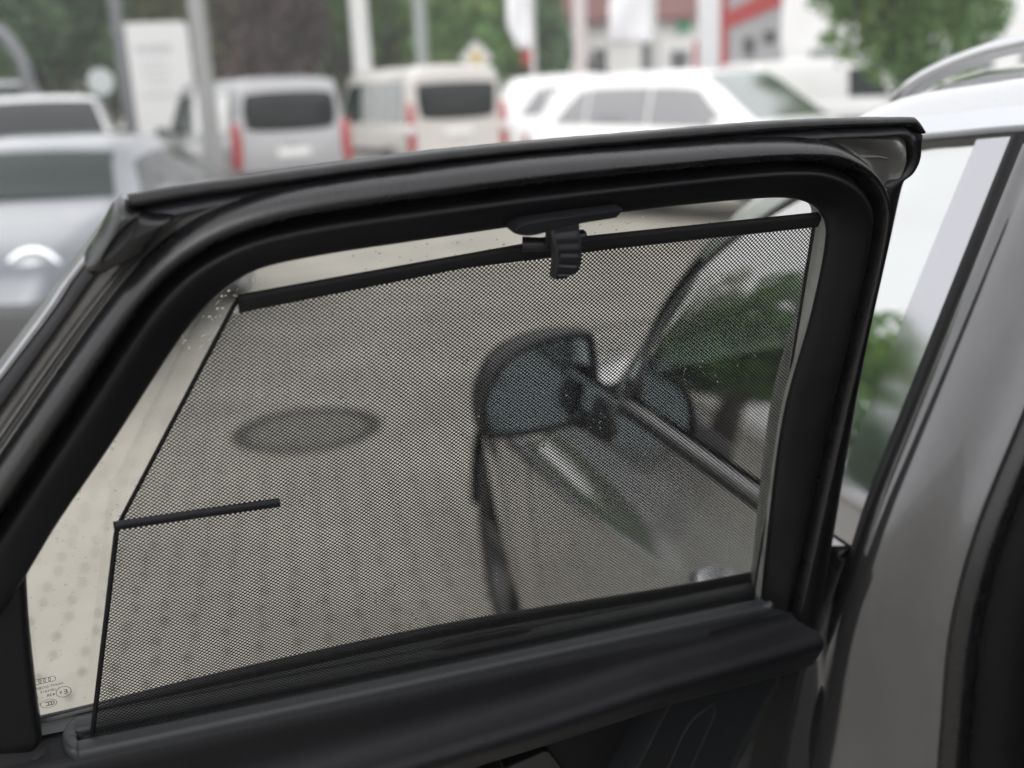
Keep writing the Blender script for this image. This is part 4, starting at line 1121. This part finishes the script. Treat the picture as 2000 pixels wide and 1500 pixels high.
def van(label, loc, heading, paint, L=4.2, H=1.85, hw=0.90, panel=True, name='van', split=False, cat='van'):
    y0, y1 = -L / 2, L / 2
    st = [(y0, H - 0.10, 1.02, hw * 0.80, hw * 0.97, 0.34), (y0 + 0.06, H - 0.03, 1.03, hw * 0.83, hw * 0.99, 0.30), (y0 + 0.5, H, 1.04, hw * 0.845, hw, 0.28),
          (0.0, H + 0.01, 1.03, hw * 0.85, hw, 0.26), (y1 - 1.75, H - 0.02, 1.02, hw * 0.84, hw, 0.26), (y1 - 1.35, H - 0.16, 1.02, hw * 0.80, hw, 0.26),
          (y1 - 0.80, 1.16, 1.02, hw * 0.78, hw * 0.98, 0.26), (y1 - 0.30, 1.02, 0.92, hw * 0.74, hw * 0.92, 0.26), (y1, 0.80, 0.72, hw * 0.60, hw * 0.78, 0.30)]
    v = Vehicle(label, cat, loc, heading, st, paint, name)
    v.wheels(y1 - 0.85, y0 + 0.75)
    v.screen(y1 - 0.78, y1 - 1.55, m=VGLASSG)
    for sg in (1, -1):
        v.side_pane(y1 - 2.35, y1 - 1.22, sg, cut1=0.42, m=VGLASSG, v1=0.84)
        if not panel:
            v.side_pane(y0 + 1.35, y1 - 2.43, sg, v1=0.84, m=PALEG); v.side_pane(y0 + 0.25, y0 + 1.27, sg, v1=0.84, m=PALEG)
        else:   # pressed panels in place of windows, white to paint in the sky sheen
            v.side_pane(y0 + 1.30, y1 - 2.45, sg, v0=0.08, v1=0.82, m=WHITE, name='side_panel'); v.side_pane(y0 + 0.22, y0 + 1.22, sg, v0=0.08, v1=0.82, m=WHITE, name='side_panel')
        MBx = MB().box((sg * (hw + 0.01), -0.1, 0.62), (0.03, L * 0.55, 0.10), None, 0.012).build('side_moulding', PLASTIC, v.root, angle=40)
        m_ = MB().box((sg * (hw + 0.10), y1 - 1.22, 1.08), (0.20, 0.10, 0.20), None, 0.04).build('side_mirror', PLASTIC, v.root, angle=40)
    return v, y0, y1
# grey van seen from its rear left
rl = Vector((-3.74, 15.0)); hd = R(-33); h_ = Vector((math.sin(hd), math.cos(hd))); r_v = Vector((math.cos(hd), -math.sin(hd)))
c = rl + r_v * 0.9 + h_ * 2.1
v, y0, y1 = van('silver grey panel van with sky sheen painted white on its side panels, tall red tail lamps and wide rear window', (c.x, c.y), hd, SILVER)
w = v.plate('rear_window', rrect(-0.68, 0.68, 1.12, 1.63, 0.14), 0.012, VGLASS, y0 - 0.006)
v.plate('tail_lamp', [(-0.90, 0.62), (-0.80, 0.60), (-0.76, 0.9), (-0.78, 1.20), (-0.88, 1.22), (-0.90, 0.95)], 0.03, TAIL, y0 - 0.004)
v.plate('tail_lamp', [(0.90, 0.62), (0.80, 0.60), (0.76, 0.9), (0.78, 1.20), (0.88, 1.22), (0.90, 0.95)], 0.03, TAIL, y0 - 0.004)
v.block('rear_bumper', (0, y0 - 0.03, 0.44), (1.70, 0.14, 0.24), PLASTIC, 0.05)
v.block('number_plate', (0, y0 - 0.02, 0.80), (0.50, 0.02, 0.11), PLATE, 0.004)
MB().cyl((0, y0 - 0.012, 0.97), (0, y0 - 0.03, 0.97), 0.065, n=20).build('badge', CHROME, v.root, angle=40)
# pale beige van further right
rl = Vector((-1.486, 17.0)); hd = R(-28); h_ = Vector((math.sin(hd), math.cos(hd))); r_v = Vector((math.cos(hd), -math.sin(hd)))
c = rl + r_v * 0.91 + h_ * 2.2
v, y0, y1 = van('pale beige passenger van seen from behind with stacked red tail lamps', (c.x, c.y), hd, BEIGE, L=4.4, H=1.97, hw=0.91, panel=False)
v.plate('rear_window', [(-0.66, 1.26), (-0.52, 1.14), (0.52, 1.14), (0.66, 1.26), (0.68, 1.55), (0.60, 1.68), (-0.60, 1.68), (-0.68, 1.55)], 0.012, VGLASS, y0 - 0.006)
for sg in (-1, 1):
    v.plate('tail_lamp', [(sg * 0.88, 0.66), (sg * 0.77, 0.66), (sg * 0.77, 1.30), (sg * 0.80, 1.36), (sg * 0.87, 1.34)], 0.03, TAIL, y0 - 0.004)
    v.plate('reversing_lamp', [(sg * 0.885, 0.93), (sg * 0.77, 0.93), (sg * 0.77, 1.05), (sg * 0.88, 1.05)], 0.036, LAMP, y0 - 0.004)
v.block('rear_bumper', (0, y0 - 0.03, 0.46), (1.72, 0.14, 0.26), BEIGE, 0.05)
v.block('number_plate', (0, y0 - 0.02, 0.92), (0.50, 0.02, 0.11), PLATE, 0.004)

def suv(label, loc, heading, paint, L=4.5, H=1.66, hw=0.91, name='parked_car', glassm=None, screenm=None, rails=True, roofz=None):
    y0, y1 = -L / 2, L / 2
    st = [(y0, 0.98, 0.92, hw * 0.80, hw * 0.90, 0.36), (y0 + 0.10, 1.14, 1.02, hw * 0.80, hw * 0.97, 0.30), (y0 + 0.42, H - 0.12, 1.05, hw * 0.74, hw, 0.26), (y0 + 0.85, H - 0.02, 1.05, hw * 0.745, hw, 0.26),
          (y0 + 1.7, H, 1.03, hw * 0.76, hw, 0.24), (y1 - 2.05, H - 0.03, 1.01, hw * 0.75, hw, 0.24), (y1 - 1.75, H - 0.14, 1.01, hw * 0.74, hw, 0.24),
          (y1 - 1.05, 1.07, 0.99, hw * 0.80, hw * 0.99, 0.24), (y1 - 0.45, 0.98, 0.90, hw * 0.78, hw * 0.95, 0.24), (y1 - 0.10, 0.86, 0.78, hw * 0.68, hw * 0.86, 0.26), (y1, 0.66, 0.60, hw * 0.58, hw * 0.76, 0.30)]
    v = Vehicle(label, 'car', loc, heading, st, paint, name)
    v.wheels(y1 - 0.85, y0 + 0.80, 0.34)
    v.screen(y1 - 1.02, y1 - 1.95, m=screenm or VGLASSG, w0=0.98, w1=0.90)
    v.screen(y0 + 0.08, y0 + 0.55, name='rear_window', w0=0.9, w1=0.86, m=glassm)
    for sg in (1, -1):
        v.side_pane(y1 - 2.50, y1 - 1.30, sg, cut1=0.55, v1=0.80, m=glassm); v.side_pane(y0 + 1.05, y1 - 2.53, sg, v1=0.80, m=glassm)
        v.side_pane(y0 + 0.50, y0 + 1.02, sg, cut0=0.40, v1=0.78, m=glassm)
        MB().box((sg * (hw + 0.09), y1 - 1.42, 1.06), (0.18, 0.10, 0.14), None, 0.04).build('side_mirror', paint, v.root, angle=40)
        v.plate('headlamp', [(sg * hw * 0.86, 0.72), (sg * hw * 0.52, 0.70), (sg * hw * 0.50, 0.60), (sg * hw * 0.78, 0.60)], 0.02, LAMP, y1 - 0.06)
        v.plate('tail_lamp', [(sg * hw * 0.90, 0.98), (sg * hw * 0.52, 0.94), (sg * hw * 0.54, 0.84), (sg * hw * 0.90, 0.80)], 0.03, TAIL, y0 - 0.004)
        if rails:
            P = spline([(y0 + 0.7, H - 0.03), (y0 + 0.85, H + 0.05), (0, H + 0.075), (y1 - 2.1, H + 0.04), (y1 - 1.95, H - 0.03)], 24)
            MB().tube([Vector((sg * hw * 0.68, p[0], p[1])) for p in P], 0.018, 8).build('roof_rail', RIMM, v.root)
    v.block('grille', (0, y1 - 0.01, 0.56), (0.9, 0.05, 0.16), PLASTIC, 0.02)
    v.block('number_plate', (0, y1 + 0.02, 0.42), (0.50, 0.02, 0.11), PLATE, 0.004)
    return v
# white car turned towards us on the right of the row
hd = R(90 + 47); h_ = Vector((math.sin(hd), math.cos(hd))); lft = Vector((-math.cos(hd), math.sin(hd)))
base = Vector((2.62, 11.2)) - h_ * 0.0
c = base + lft * 0.9 - h_ * (2.25 - 1.05)
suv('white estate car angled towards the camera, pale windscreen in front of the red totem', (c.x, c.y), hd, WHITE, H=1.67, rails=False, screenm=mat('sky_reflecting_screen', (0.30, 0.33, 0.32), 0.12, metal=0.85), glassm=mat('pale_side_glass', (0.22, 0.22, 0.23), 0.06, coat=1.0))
# white car behind the vans
suv('white estate car half hidden between the beige van and the other white car', (1.75, 19.6), R(75), WHITE, H=1.76, L=4.4, rails=False, glassm=mat('pale_side_glass', (0.22, 0.22, 0.23), 0.06, coat=1.0))
# low blue-grey car facing us on the left
def coupe():
    L, H, hw = 4.2, 1.35, 0.88
    y0, y1 = -L / 2, L / 2
    st = [(y0, 0.62, 0.56, hw * 0.6, hw * 0.85, 0.34), (y0 + 0.15, 0.86, 0.80, hw * 0.72, hw * 0.97, 0.26), (y0 + 0.7, 1.10, 0.90, hw * 0.70, hw, 0.22), (y0 + 1.3, H - 0.06, 0.94, hw * 0.70, hw, 0.20), (y0 + 1.9, H, 0.95, hw * 0.71, hw, 0.20),
          (y1 - 1.85, H - 0.05, 0.95, hw * 0.71, hw, 0.20), (y1 - 1.6, H - 0.14, 0.95, hw * 0.72, hw, 0.20), (y1 - 1.15, 1.00, 0.93, hw * 0.84, hw, 0.20), (y1 - 0.75, 0.93, 0.86, hw * 0.84, hw * 0.99, 0.20),
          (y1 - 0.22, 0.80, 0.74, hw * 0.80, hw * 0.93, 0.20), (y1, 0.56, 0.52, hw * 0.70, hw * 0.80, 0.22)]
    v = Vehicle('low blue grey car with big round headlamps facing the camera', 'car', (-2.98, 5.0 + L / 2), R(180), st, BLUEGREY, 'parked_car')
    v.wheels(y1 - 0.80, y0 + 0.85, 0.31)
    v.screen(y1 - 1.13, y1 - 1.75, m=VGLASSG, w0=1.0, w1=0.93)
    v.screen(y0 + 0.35, y0 + 1.2, name='rear_window', w0=0.9, w1=0.86)
    for sg in (1, -1):
        v.side_pane(y0 + 1.2, y1 - 1.35, sg, cut0=0.35, cut1=0.42, v1=0.80)
        MB().box((sg * (hw + 0.08), y1 - 1.45, 0.98), (0.17, 0.09, 0.12), None, 0.04).build('side_mirror', BLUEGREY, v.root, angle=40)
        # round lamp in its bowl on the wing
        cx = sg * 0.62; mb = MB(); n = 32; rows = []
        ax = Vector((sg * 0.10, 1.0, 0.38)).normalized(); ex = ax.orthogonal().normalized(); ey = ax.cross(ex)
        ctr = Vector((cx, y1 - 0.24, 0.70))
        for r_, d_ in ((0.155, -0.10), (0.155, 0.030), (0.148, 0.045), (0.130, 0.040)):
            rows.append([ctr + ax * d_ + (ex * math.cos(2 * math.pi * k / n) + ey * math.sin(2 * math.pi * k / n)) * r_ for k in range(n)])
        mb.loft(rows, True); hl = mb.build('headlamp', CHROME, v.root)
        mb = MB(); rows = []
        for r_, d_ in ((0.132, 0.040), (0.11, 0.062), (0.07, 0.075), (0.01, 0.08)):
            rows.append([ctr + ax * d_ + (ex * math.cos(2 * math.pi * k / n) + ey * math.sin(2 * math.pi * k / n)) * r_ for k in range(n)])
        mb.loft(rows, True); mb.build('lens', mat('lamp_lens', (0.20, 0.21, 0.22), 0.12, metal=0.4, coat=1.0), hl)
    v.block('front_bumper', (0, y1 - 0.07, 0.41), (1.70, 0.40, 0.40), PLASTIC, 0.10)
    v.block('lower_grille', (0, y1 + 0.125, 0.36), (0.9, 0.03, 0.12), GLOSSBLK, 0.02)
    v.block('number_plate', (0, y1 + 0.13, 0.47), (0.50, 0.02, 0.11), PLATE, 0.004)
    for sg in (1, -1): MB().box((sg * 0.87, 0.0, 0.27), (0.06, 2.3, 0.16), None, 0.02).build('side_skirt', PLASTIC, v.root, angle=40)
    return v
coupe()
suv('silver white hatchback behind the low blue grey car, dark windscreen', (-5.0, 11.7), R(157), silver('silver_white_paint', (0.66, 0.66, 0.67), 0.15), H=1.68, L=4.2, rails=False, screenm=VGLASS)
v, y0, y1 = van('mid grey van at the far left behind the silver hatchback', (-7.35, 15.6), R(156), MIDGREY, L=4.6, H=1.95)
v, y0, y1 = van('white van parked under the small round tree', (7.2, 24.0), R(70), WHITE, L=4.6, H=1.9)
suv('pale silver car parked behind the white van near the tree trunk', (9.3, 27.0), R(60), silver('pale_silver_paint', (0.62, 0.62, 0.64), 0.2), H=1.55, L=4.4, rails=False)

# ------------------------------------------------------------------ poles, flags, signs
POLEG = mat('pole_grey', (0.16, 0.165, 0.175), 0.45, metal=0.3)
POLEL = mat('pole_light', (0.27, 0.27, 0.27), 0.4, metal=0.2)
POLEW = mat('pole_white', (0.55, 0.55, 0.54), 0.4)
POLEGR = mat('pole_grey_green', (0.27, 0.30, 0.285), 0.4)
def pole(name, label, x, y, h, r0, r1, m, group=None, cat='pole'):
    t = thing(name, label, cat, (x, y, 0), 0, group)
    MB().cyl((0, 0, 0), (0, 0, h), r0, r1, 20).build('shaft', m, t, angle=40)
    MB().cyl((0, 0, 0), (0, 0, 0.02), r0 * 2.4, n=20).cyl((0, 0, 0.02), (0, 0, 0.12), r0 * 1.5, n=20).build('foot', m, t, angle=40)
    MB().cyl((0, 0, h), (0, 0, h + 0.05), r1 * 1.3, r1 * 0.6, 16).build('cap', m, t, angle=40)
    return t
pole('lamp_post', 'dark grey post at the left edge of the white sign board', -0.3395 * 19, 19, 8.0, 0.11, 0.09, POLEG)
pole('flag_pole', 'light grey pole at the right edge of the white sign board', -0.2675 * 14.5, 14.5, 8.0, 0.125, 0.10, POLEL)
pole('flag_pole', 'white pole standing behind the gap between the two vans', -0.1228 * 20, 20.0, 8.5, 0.17, 0.15, POLEW)
pole('lamp_post', 'grey green post rising behind the beige van', -0.0686 * 22.5, 22.5, 9.0, 0.14, 0.12, POLEGR)
pole('flag_pole', 'pale pinkish pole in front of the white house', 0.0749 * 26, 26, 8.0, 0.17, 0.16, mat('pole_pinkish', (0.55, 0.50, 0.50), 0.4))
# bent lamp at far left
t = thing('bent_lamp', 'grey arched lamp post curving over at the far left', 'lamp post', (-0.428 * 14, 14, 0))
P = [Vector((0, 0, z)) for z in np.linspace(0, 1.9, 8)] + [Vector((-0.62 + 0.62 * math.cos(a), 0, 1.9 + 0.75 * math.sin(a))) for a in np.linspace(0.1, 1.9, 16)]
MB().tube(P, 0.085, 14).build('arch', POLEG, t)
MB().box((-0.86, 0, 2.60), (0.4, 0.2, 0.09), None, 0.03).build('lamp_head', POLEG, t, angle=40)
CLOTH = mat('white_flag_cloth', (0.80, 0.80, 0.83), 0.8)
REDC = mat('red_cloth', (0.42, 0.07, 0.06), 0.8)
def flag(label, x, y, zs_, w_fun, m, band=None):
    t = thing('flag', label, 'flag', (x, y, 0), 0, 'white flags on the flag poles')
    mb = MB(); rows = []
    for z in zs_:
        rows.append([Vector((-w_fun(z) * u, 0.10 * math.sin(u * 5 + z * 2.2) * (0.3 + u), z)) for u in np.linspace(0, 1, 10)])
    mb.loft(rows); o = mb.build('cloth', m, t)
    md = o.modifiers.new('thickness', 'SOLIDIFY'); md.thickness = 0.008
    if band:
        mb = MB(); rows = []
        for z in np.linspace(band[0], band[1], 6):
            rows.append([Vector((-w_fun(band[1]) * 0.8 * u, 0.10 * math.sin(u * 5 + z * 2.2) * (0.3 + u), z)) for u in np.linspace(0, 1, 10)])
        mb.loft(rows); o = mb.build('red_band', REDC, t); md = o.modifiers.new('thickness', 'SOLIDIFY'); md.thickness = 0.008
    MB().cyl((0.06, 0, 0), (0.06, 0, 8), 0.07, 0.06, 16).build('pole', POLEW, t, angle=40)
    return t
Dd = 26
flag('long white flag with a red band at its foot hanging on a white pole', 0.0300 * Dd, Dd, np.linspace(2.45, 7.5, 30), lambda z: 0.52 if z > 3.0 else 0.52 - (3.0 - z) * 0.42, CLOTH, (2.08, 2.42))
Dd = 27
flag('broad white flag spreading downward in front of the white house', 0.1400 * Dd, Dd, np.linspace(2.50, 7.5, 30), lambda z: 1.05 if z < 3.4 else max(0.5, 1.05 - (z - 3.4) * 0.35), CLOTH)
# white sign board with grey, unreadable lettering
Dd = 22.0
t = thing('sign_board', 'tall white sign board with rounded top corners between two grey posts', 'sign', (-0.3085 * Dd, Dd, 0), R(6))
hw = 0.66
P = [(-hw, 0.15), (hw, 0.15)] + [(hw - 0.12 + 0.12 * math.cos(a), 3.00 + 0.12 * math.sin(a)) for a in np.linspace(0, math.pi / 2, 6)] + [(-hw + 0.12 - 0.12 * math.sin(a), 3.00 + 0.12 * math.cos(a)) for a in np.linspace(0, math.pi / 2, 6)]
MB().prism([Vector((x, -0.08, z)) for x, z in P], (0, 0.16, 0)).build('panel', mat('sign_white', (0.60, 0.60, 0.60), 0.4), t, angle=30)
INKG = mat('sign_grey_print', (0.30, 0.30, 0.32), 0.5)
mb = MB(); x = -0.36
for wd in (0.10, 0.07, 0.10, 0.12, 0.08, 0.10):
    hgt = random.uniform(0.11, 0.18)
    mb.box((x + wd / 2, -0.084, 2.62), (wd * 0.55, 0.006, hgt)); x += wd + 0.02
for row in range(4): mb.box((-0.02 + random.uniform(-0.05, 0.05), -0.084, 2.36 - row * 0.14), (random.uniform(0.35, 0.6), 0.006, 0.016))
mb.box((0.0, -0.084, 1.72), (0.7, 0.006, 0.03))
mb.build('lettering', INKG, t, smooth=False)
# round grey-white disc sign
Dd = 17.5
t = thing('round_sign', 'small round pale sign left of the white sign board', 'sign', (-0.3616 * Dd, Dd, 0))
MB().cyl((0, -0.02, 1.93), (0, 0.0, 1.93), 0.21, n=28).build('disc', mat('disc_grey', (0.45, 0.48, 0.48), 0.4), t, angle=40)
MB().cyl((0, 0.03, 0), (0, 0.03, 2.1), 0.03).build('post', POLEG, t, angle=40)
# diamond sign beyond the beige van
Dd = 30.0
t = thing('diamond_sign', 'white and yellow diamond sign above the roof of the beige van', 'sign', (-0.0195 * Dd, Dd, 0))
def dia(r, y): return [Vector((r, y, 2.45)), Vector((0, y, 2.45 + r)), Vector((-r, y, 2.45)), Vector((0, y, 2.45 - r))]
MB().prism(dia(0.46, 0), (0, 0.03, 0)).build('border', POLEW, t, angle=30)
MB().prism(dia(0.22, -0.01), (0, 0.008, 0)).build('centre', mat('sign_yellow', (0.55, 0.42, 0.15), 0.4), t, angle=30)
MB().cyl((0, 0.05, 0), (0, 0.05, 2.6), 0.04).build('post', POLEG, t, angle=40)
# red and grey totem
Dd = 24.0
t = thing('totem_sign', 'tall totem sign with white column, red edge and grey panel with dark emblem', 'sign', (0.2190 * Dd, Dd, 0), R(-4))
WHP = mat('totem_white', (0.62, 0.62, 0.65), 0.35); REDP = mat('totem_red', (0.34, 0.05, 0.052), 0.4); GRP = mat('totem_grey', (0.30, 0.30, 0.31), 0.4); DKP = mat('totem_dark', (0.06, 0.055, 0.06), 0.4)
MB().box((-0.65, 0, 3.0), (0.46, 0.30, 6.0), None, 0.02).build('column', WHP, t, angle=40)
MB().box((-0.335, 0, 3.0), (0.16, 0.32, 6.0), None, 0.02).build('red_edge', REDP, t, angle=40)
MB().box((-0.93, 0.02, 1.2), (0.09, 0.26, 2.4), None, 0.02).build('red_edge', REDP, t, angle=40)
MB().box((0.32, 0, 3.0), (1.14, 0.26, 6.0), None, 0.02).build('panel', GRP, t, angle=40)
MB().prism([Vector((-0.255, -0.135, 2.62)), Vector((0.89, -0.135, 3.05)), Vector((0.89, -0.135, 3.50)), Vector((-0.255, -0.135, 2.98))], (0, -0.02, 0)).build('red_stripe', REDP, t, angle=30)
for x, z, w_, h__ in ((0.20, 2.24, 0.24, 0.36), (0.64, 2.40, 0.26, 0.26), (0.25, 1.86, 0.22, 0.20), (0.62, 1.75, 0.16, 0.30)):
    MB().box((x, -0.14, z), (w_, 0.02, h__), None, 0.006).build('emblem', DKP, t, angle=40)

# ------------------------------------------------------------------ buildings
HW = mat('render_white', (0.66, 0.66, 0.65), 0.8, noise=0.05, nscale=1.5)
ROOF = mat('dark_red_tiles', (0.135, 0.055, 0.05), 0.75, noise=0.25, nscale=3)
WIN = mat('house_window', (0.03, 0.033, 0.035), 0.1)
FRM = mat('window_frame_grey', (0.35, 0.35, 0.35), 0.5)
def window(root, x, y, z, w, h, mw=WIN):
    f = MB()
    for cx, cz, dx, dz in ((0, h / 2, w + 0.12, 0.07), (0, -h / 2, w + 0.12, 0.07), (w / 2, 0, 0.07, h), (-w / 2, 0, 0.07, h), (0, 0, 0.04, h)):
        f.box((x + cx, y - 0.03, z + cz), (dx, 0.10, dz))
    fr = f.build('window', FRM, root, smooth=False)
    MB().box((x, y + 0.0, z), (w, 0.03, h)).build('pane', mw, fr, smooth=False)
Dd = 44.0
t = thing('white_house', 'white house with dark windows under a dark red tiled roof', 'house', (0, Dd, 0), 0)
x0, x1 = 0.046 * Dd, 0.192 * Dd
MB().box(((x0 + x1) / 2, 4.0, 2.05), (x1 - x0, 8.0, 4.1)).build('wall', HW, t, smooth=False)
rf = MB().add([(x0 - 0.5, -0.5, 3.95), (x1 + 0.5, -0.5, 3.95), (x1 + 0.5, 8.5, 3.95), (x0 - 0.5, 8.5, 3.95), (x0 + 2.4, 4.0, 7.2), (x1 - 2.4, 4.0, 7.2),
               (x0 - 0.5, -0.5, 4.12), (x1 + 0.5, -0.5, 4.12), (x1 + 0.5, 8.5, 4.12), (x0 - 0.5, 8.5, 4.12)],
              [(3, 2, 1, 0), (0, 1, 7, 6), (1, 2, 8, 7), (2, 3, 9, 8), (3, 0, 6, 9), (6, 7, 5, 4), (7, 8, 5), (8, 9, 4, 5), (9, 6, 4)]).build('roof', ROOF, t, smooth=False)
MB().box((x0 + 3.2, 4.0, 7.3), (0.6, 0.6, 1.4)).build('chimney', ROOF, rf, smooth=False)
for az_, z, w_, h__ in ((0.0925, 2.35, 0.55, 1.3), (0.0815, 2.1, 0.9, 1.2), (0.1385, 2.45, 0.65, 1.4), (0.165, 2.1, 0.7, 1.4)):
    window(t, az_ * Dd, -0.02, z, w_, h__)
MB().box((0.1688 * Dd, -0.10, 3.72), (0.55, 0.12, 0.42), None, 0.02).build('green_sign', mat('green_panel', (0.05, 0.32, 0.14), 0.4), t, angle=30)
Dd = 56.0
t = thing('pale_hall', 'large pale grey hall behind the totem sign and the round tree', 'building', (0, Dd, 0), 0)
x0, x1 = 0.20 * Dd, 0.62 * Dd
MB().box(((x0 + x1) / 2, 6.0, 4.0), (x1 - x0, 12.0, 8.0)).build('wall', mat('hall_white', (0.68, 0.68, 0.68), 0.7, noise=0.05, nscale=0.5), t, smooth=False)
MB().box(((x0 + x1) / 2, 5.9, 8.1), (x1 - x0 + 0.6, 12.6, 0.25)).build('roof', FRM, t, smooth=False)
for i in range(6): window(t, x0 + 2.2 + i * 3.6, -0.02, 2.2, 2.2, 1.4, mat('hall_window', (0.12, 0.13, 0.13), 0.1))

# ------------------------------------------------------------------ trees
def tree(name, label, x, y, cz, rx, ry, rz, fm, n, leaf, trunk_r=0.16, group=None, clumps=26, seed=0):
    rg = np.random.default_rng(seed)
    t = thing(name, label, 'tree', (x, y, 0), 0, group)
    # limbs
    mb = MB()
    mb.tube([Vector((0, 0, 0)), Vector((0.03, 0.02, cz * 0.4)), Vector((-0.04, 0.0, cz * 0.8)), Vector((0.02, 0.03, cz + rz * 0.5))], [trunk_r * 1.3, trunk_r, trunk_r * 0.7, trunk_r * 0.15], 10)
    cs = []
    for k in range(clumps):
        d = rg.normal(size=3); d /= np.linalg.norm(d); q = rg.uniform(0.35, 0.95)
        cs.append(np.array((d[0] * rx * q, d[1] * ry * q, cz + d[2] * rz * q)))
    for c in cs[:10]:
        z0 = max(cz - rz * 0.9, 0.6)
        mb.tube([Vector((0, 0, z0 + 0.3)), Vector((c[0] * 0.5, c[1] * 0.5, (z0 + c[2]) / 2 + 0.1)), Vector(c)], [trunk_r * 0.45, trunk_r * 0.28, 0.02], 6)
    mb.build('trunk', mat('bark', (0.07, 0.06, 0.05), 0.9, noise=0.3, nscale=8), t)
    # leaves in clumps
    idx = rg.integers(0, clumps, n)
    C_ = np.array(cs)[idx]
    rad = np.array([rg.uniform(0.25, 0.45) for _ in range(clumps)])[idx]
    dirs = rg.normal(size=(n, 3)); dirs /= np.linalg.norm(dirs, axis=1)[:, None]
    rr = rg.uniform(0.3, 1.0, n) ** 0.6
    pos = C_ + dirs * (rr * rad)[:, None] * np.array((rx, ry, rz))
    a = rg.normal(size=(n, 3)); a /= np.linalg.norm(a, axis=1)[:, None]
    b_ = np.cross(a, rg.normal(size=(n, 3))); b_ /= np.linalg.norm(b_, axis=1)[:, None]
    sz = leaf * rg.uniform(0.6, 1.4, n)
    Vv = np.stack([pos - a * sz[:, None] * 0.6, pos + b_ * sz[:, None] * 0.35, pos + a * sz[:, None] * 0.6, pos - b_ * sz[:, None] * 0.35], 1).reshape(-1, 3)
    me = mesh('crown', Vv, [(4 * i, 4 * i + 1, 4 * i + 2, 4 * i + 3) for i in range(n)], False)
    link('crown', me, fm, t)
    return t
GREEN = foliage('leaf_green', (0.081, 0.167, 0.062), (0.131, 0.259, 0.07), (0.248, 0.34, 0.103))
OLIVE = foliage('leaf_olive', (0.11, 0.141, 0.054), (0.189, 0.213, 0.073), (0.293, 0.293, 0.107))
DEEP = foliage('leaf_deep', (0.046, 0.107, 0.055), (0.082, 0.155, 0.07), (0.147, 0.24, 0.095))
PURPLE = foliage('leaf_purple', (0.064, 0.042, 0.045), (0.1, 0.066, 0.066), (0.149, 0.107, 0.101))
BROWN = foliage('leaf_brown', (0.13, 0.115, 0.069), (0.212, 0.181, 0.107), (0.294, 0.241, 0.151))
BG = 'trees behind the parked cars'
tree('round_tree', 'small round bright green tree standing right of the totem sign', 0.372 * 19, 19, 3.62, 1.80, 1.7, 2.05, GREEN, 15000, 0.16, 0.09, None, 30, 1)
for i, (az_, d_, cz, rx_, rz_, fm, lab) in enumerate((
    (-0.52, 30, 4.2, 3.6, 4.2, DEEP, 'deep green tree at the far left edge behind the arched lamp'),
    (-0.415, 33, 4.6, 3.2, 4.6, DEEP, 'dark green tree left of the white sign board'),
    (-0.335, 36, 4.5, 3.0, 4.6, OLIVE, 'olive green tree directly behind the white sign board'),
    (-0.270, 38, 5.0, 2.6, 5.0, OLIVE, 'yellowish olive tree between the sign board and the purple tree'),
    (-0.205, 34, 4.4, 2.1, 4.2, PURPLE, 'dark purple leaved tree behind the silver grey van'),
    (-0.140, 37, 4.3, 2.4, 4.4, GREEN, 'mid green tree behind the white pole'),
    (-0.085, 39, 4.6, 2.6, 4.8, OLIVE, 'light green tree behind the grey green post'),
    (-0.030, 36, 3.6, 2.2, 3.7, GREEN, 'bushy green tree behind the diamond sign'),
    (0.005, 41, 5.4, 2.4, 4.6, BROWN, 'brownish tree behind the long white flag'),
    (0.042, 38, 2.6, 1.2, 2.6, DEEP, 'narrow dark green conifer at the left corner of the white house'))):
    tree('tree', lab, az_ * d_, d_, cz, rx_, 2.0, rz_, fm, 6500, 0.26, 0.2, BG, 30, 10 + i)
for i, (az_, d_) in enumerate(((-0.60, 55), (-0.47, 55), (-0.36, 56), (-0.25, 57), (-0.14, 56), (-0.04, 58))):
    tree('tree', ['tall tree in the back row at the far left', 'tall tree in the back row above the hatchback', 'tall tree in the back row above the sign board', 'tall tree in the back row above the purple tree', 'tall tree in the back row above the white pole', 'tall tree in the back row left of the white house'][i], az_ * d_, d_, 6.5, 4.2, 2.5, 6.5, (DEEP, GREEN, DEEP, OLIVE, GREEN, OLIVE)[i], 6500, 0.42, 0.3, 'back row of trees', 34, 40 + i)

# trees at the left border of the yard, mirrored in the front window
for x_, y_, cz, rx_, rz_, fm, lab in ((-9.6, 10.2, 3.3, 1.7, 1.6, GREEN, 'green tree left of the yard, mirrored in the front door window'),
                                      (-15.5, 17.5, 3.1, 2.6, 2.3, DEEP, 'dark tree at the left border behind the green mirrored tree'),
                                      (-19.0, 13.5, 4.0, 3.4, 4.0, DEEP, 'dark bushy tree furthest left at the border of the yard'),
                                      (-19.5, 23.5, 4.2, 3.4, 4.2, OLIVE, 'olive tree at the left border near the arched lamp')):
    tree('tree', lab, x_, y_, cz, rx_, rx_ * 0.9, rz_, fm, 2600 if fm is GREEN else 6000, 0.22, 0.16, 'trees at the left border', 28, int(abs(x_) * 10))

# wet air over the yard: far things fade a little
hz = MB().box((0, 250.0, 8.2), (820.0, 920.0, 18.4))
hm = bpy.data.materials.new('haze'); hm.use_nodes = True
hn = hm.node_tree; hn.nodes.clear()
ho = hn.nodes.new('ShaderNodeOutputMaterial'); hv = hn.nodes.new('ShaderNodeVolumePrincipled')
hv.inputs['Color'].default_value = (0.9, 0.91, 0.92, 1); hv.inputs['Density'].default_value = 0.0019
hn.links.new(hv.outputs[0], ho.inputs['Volume'])
haze = hz.build('haze', hm, None, smooth=False); haze['kind'] = 'stuff'
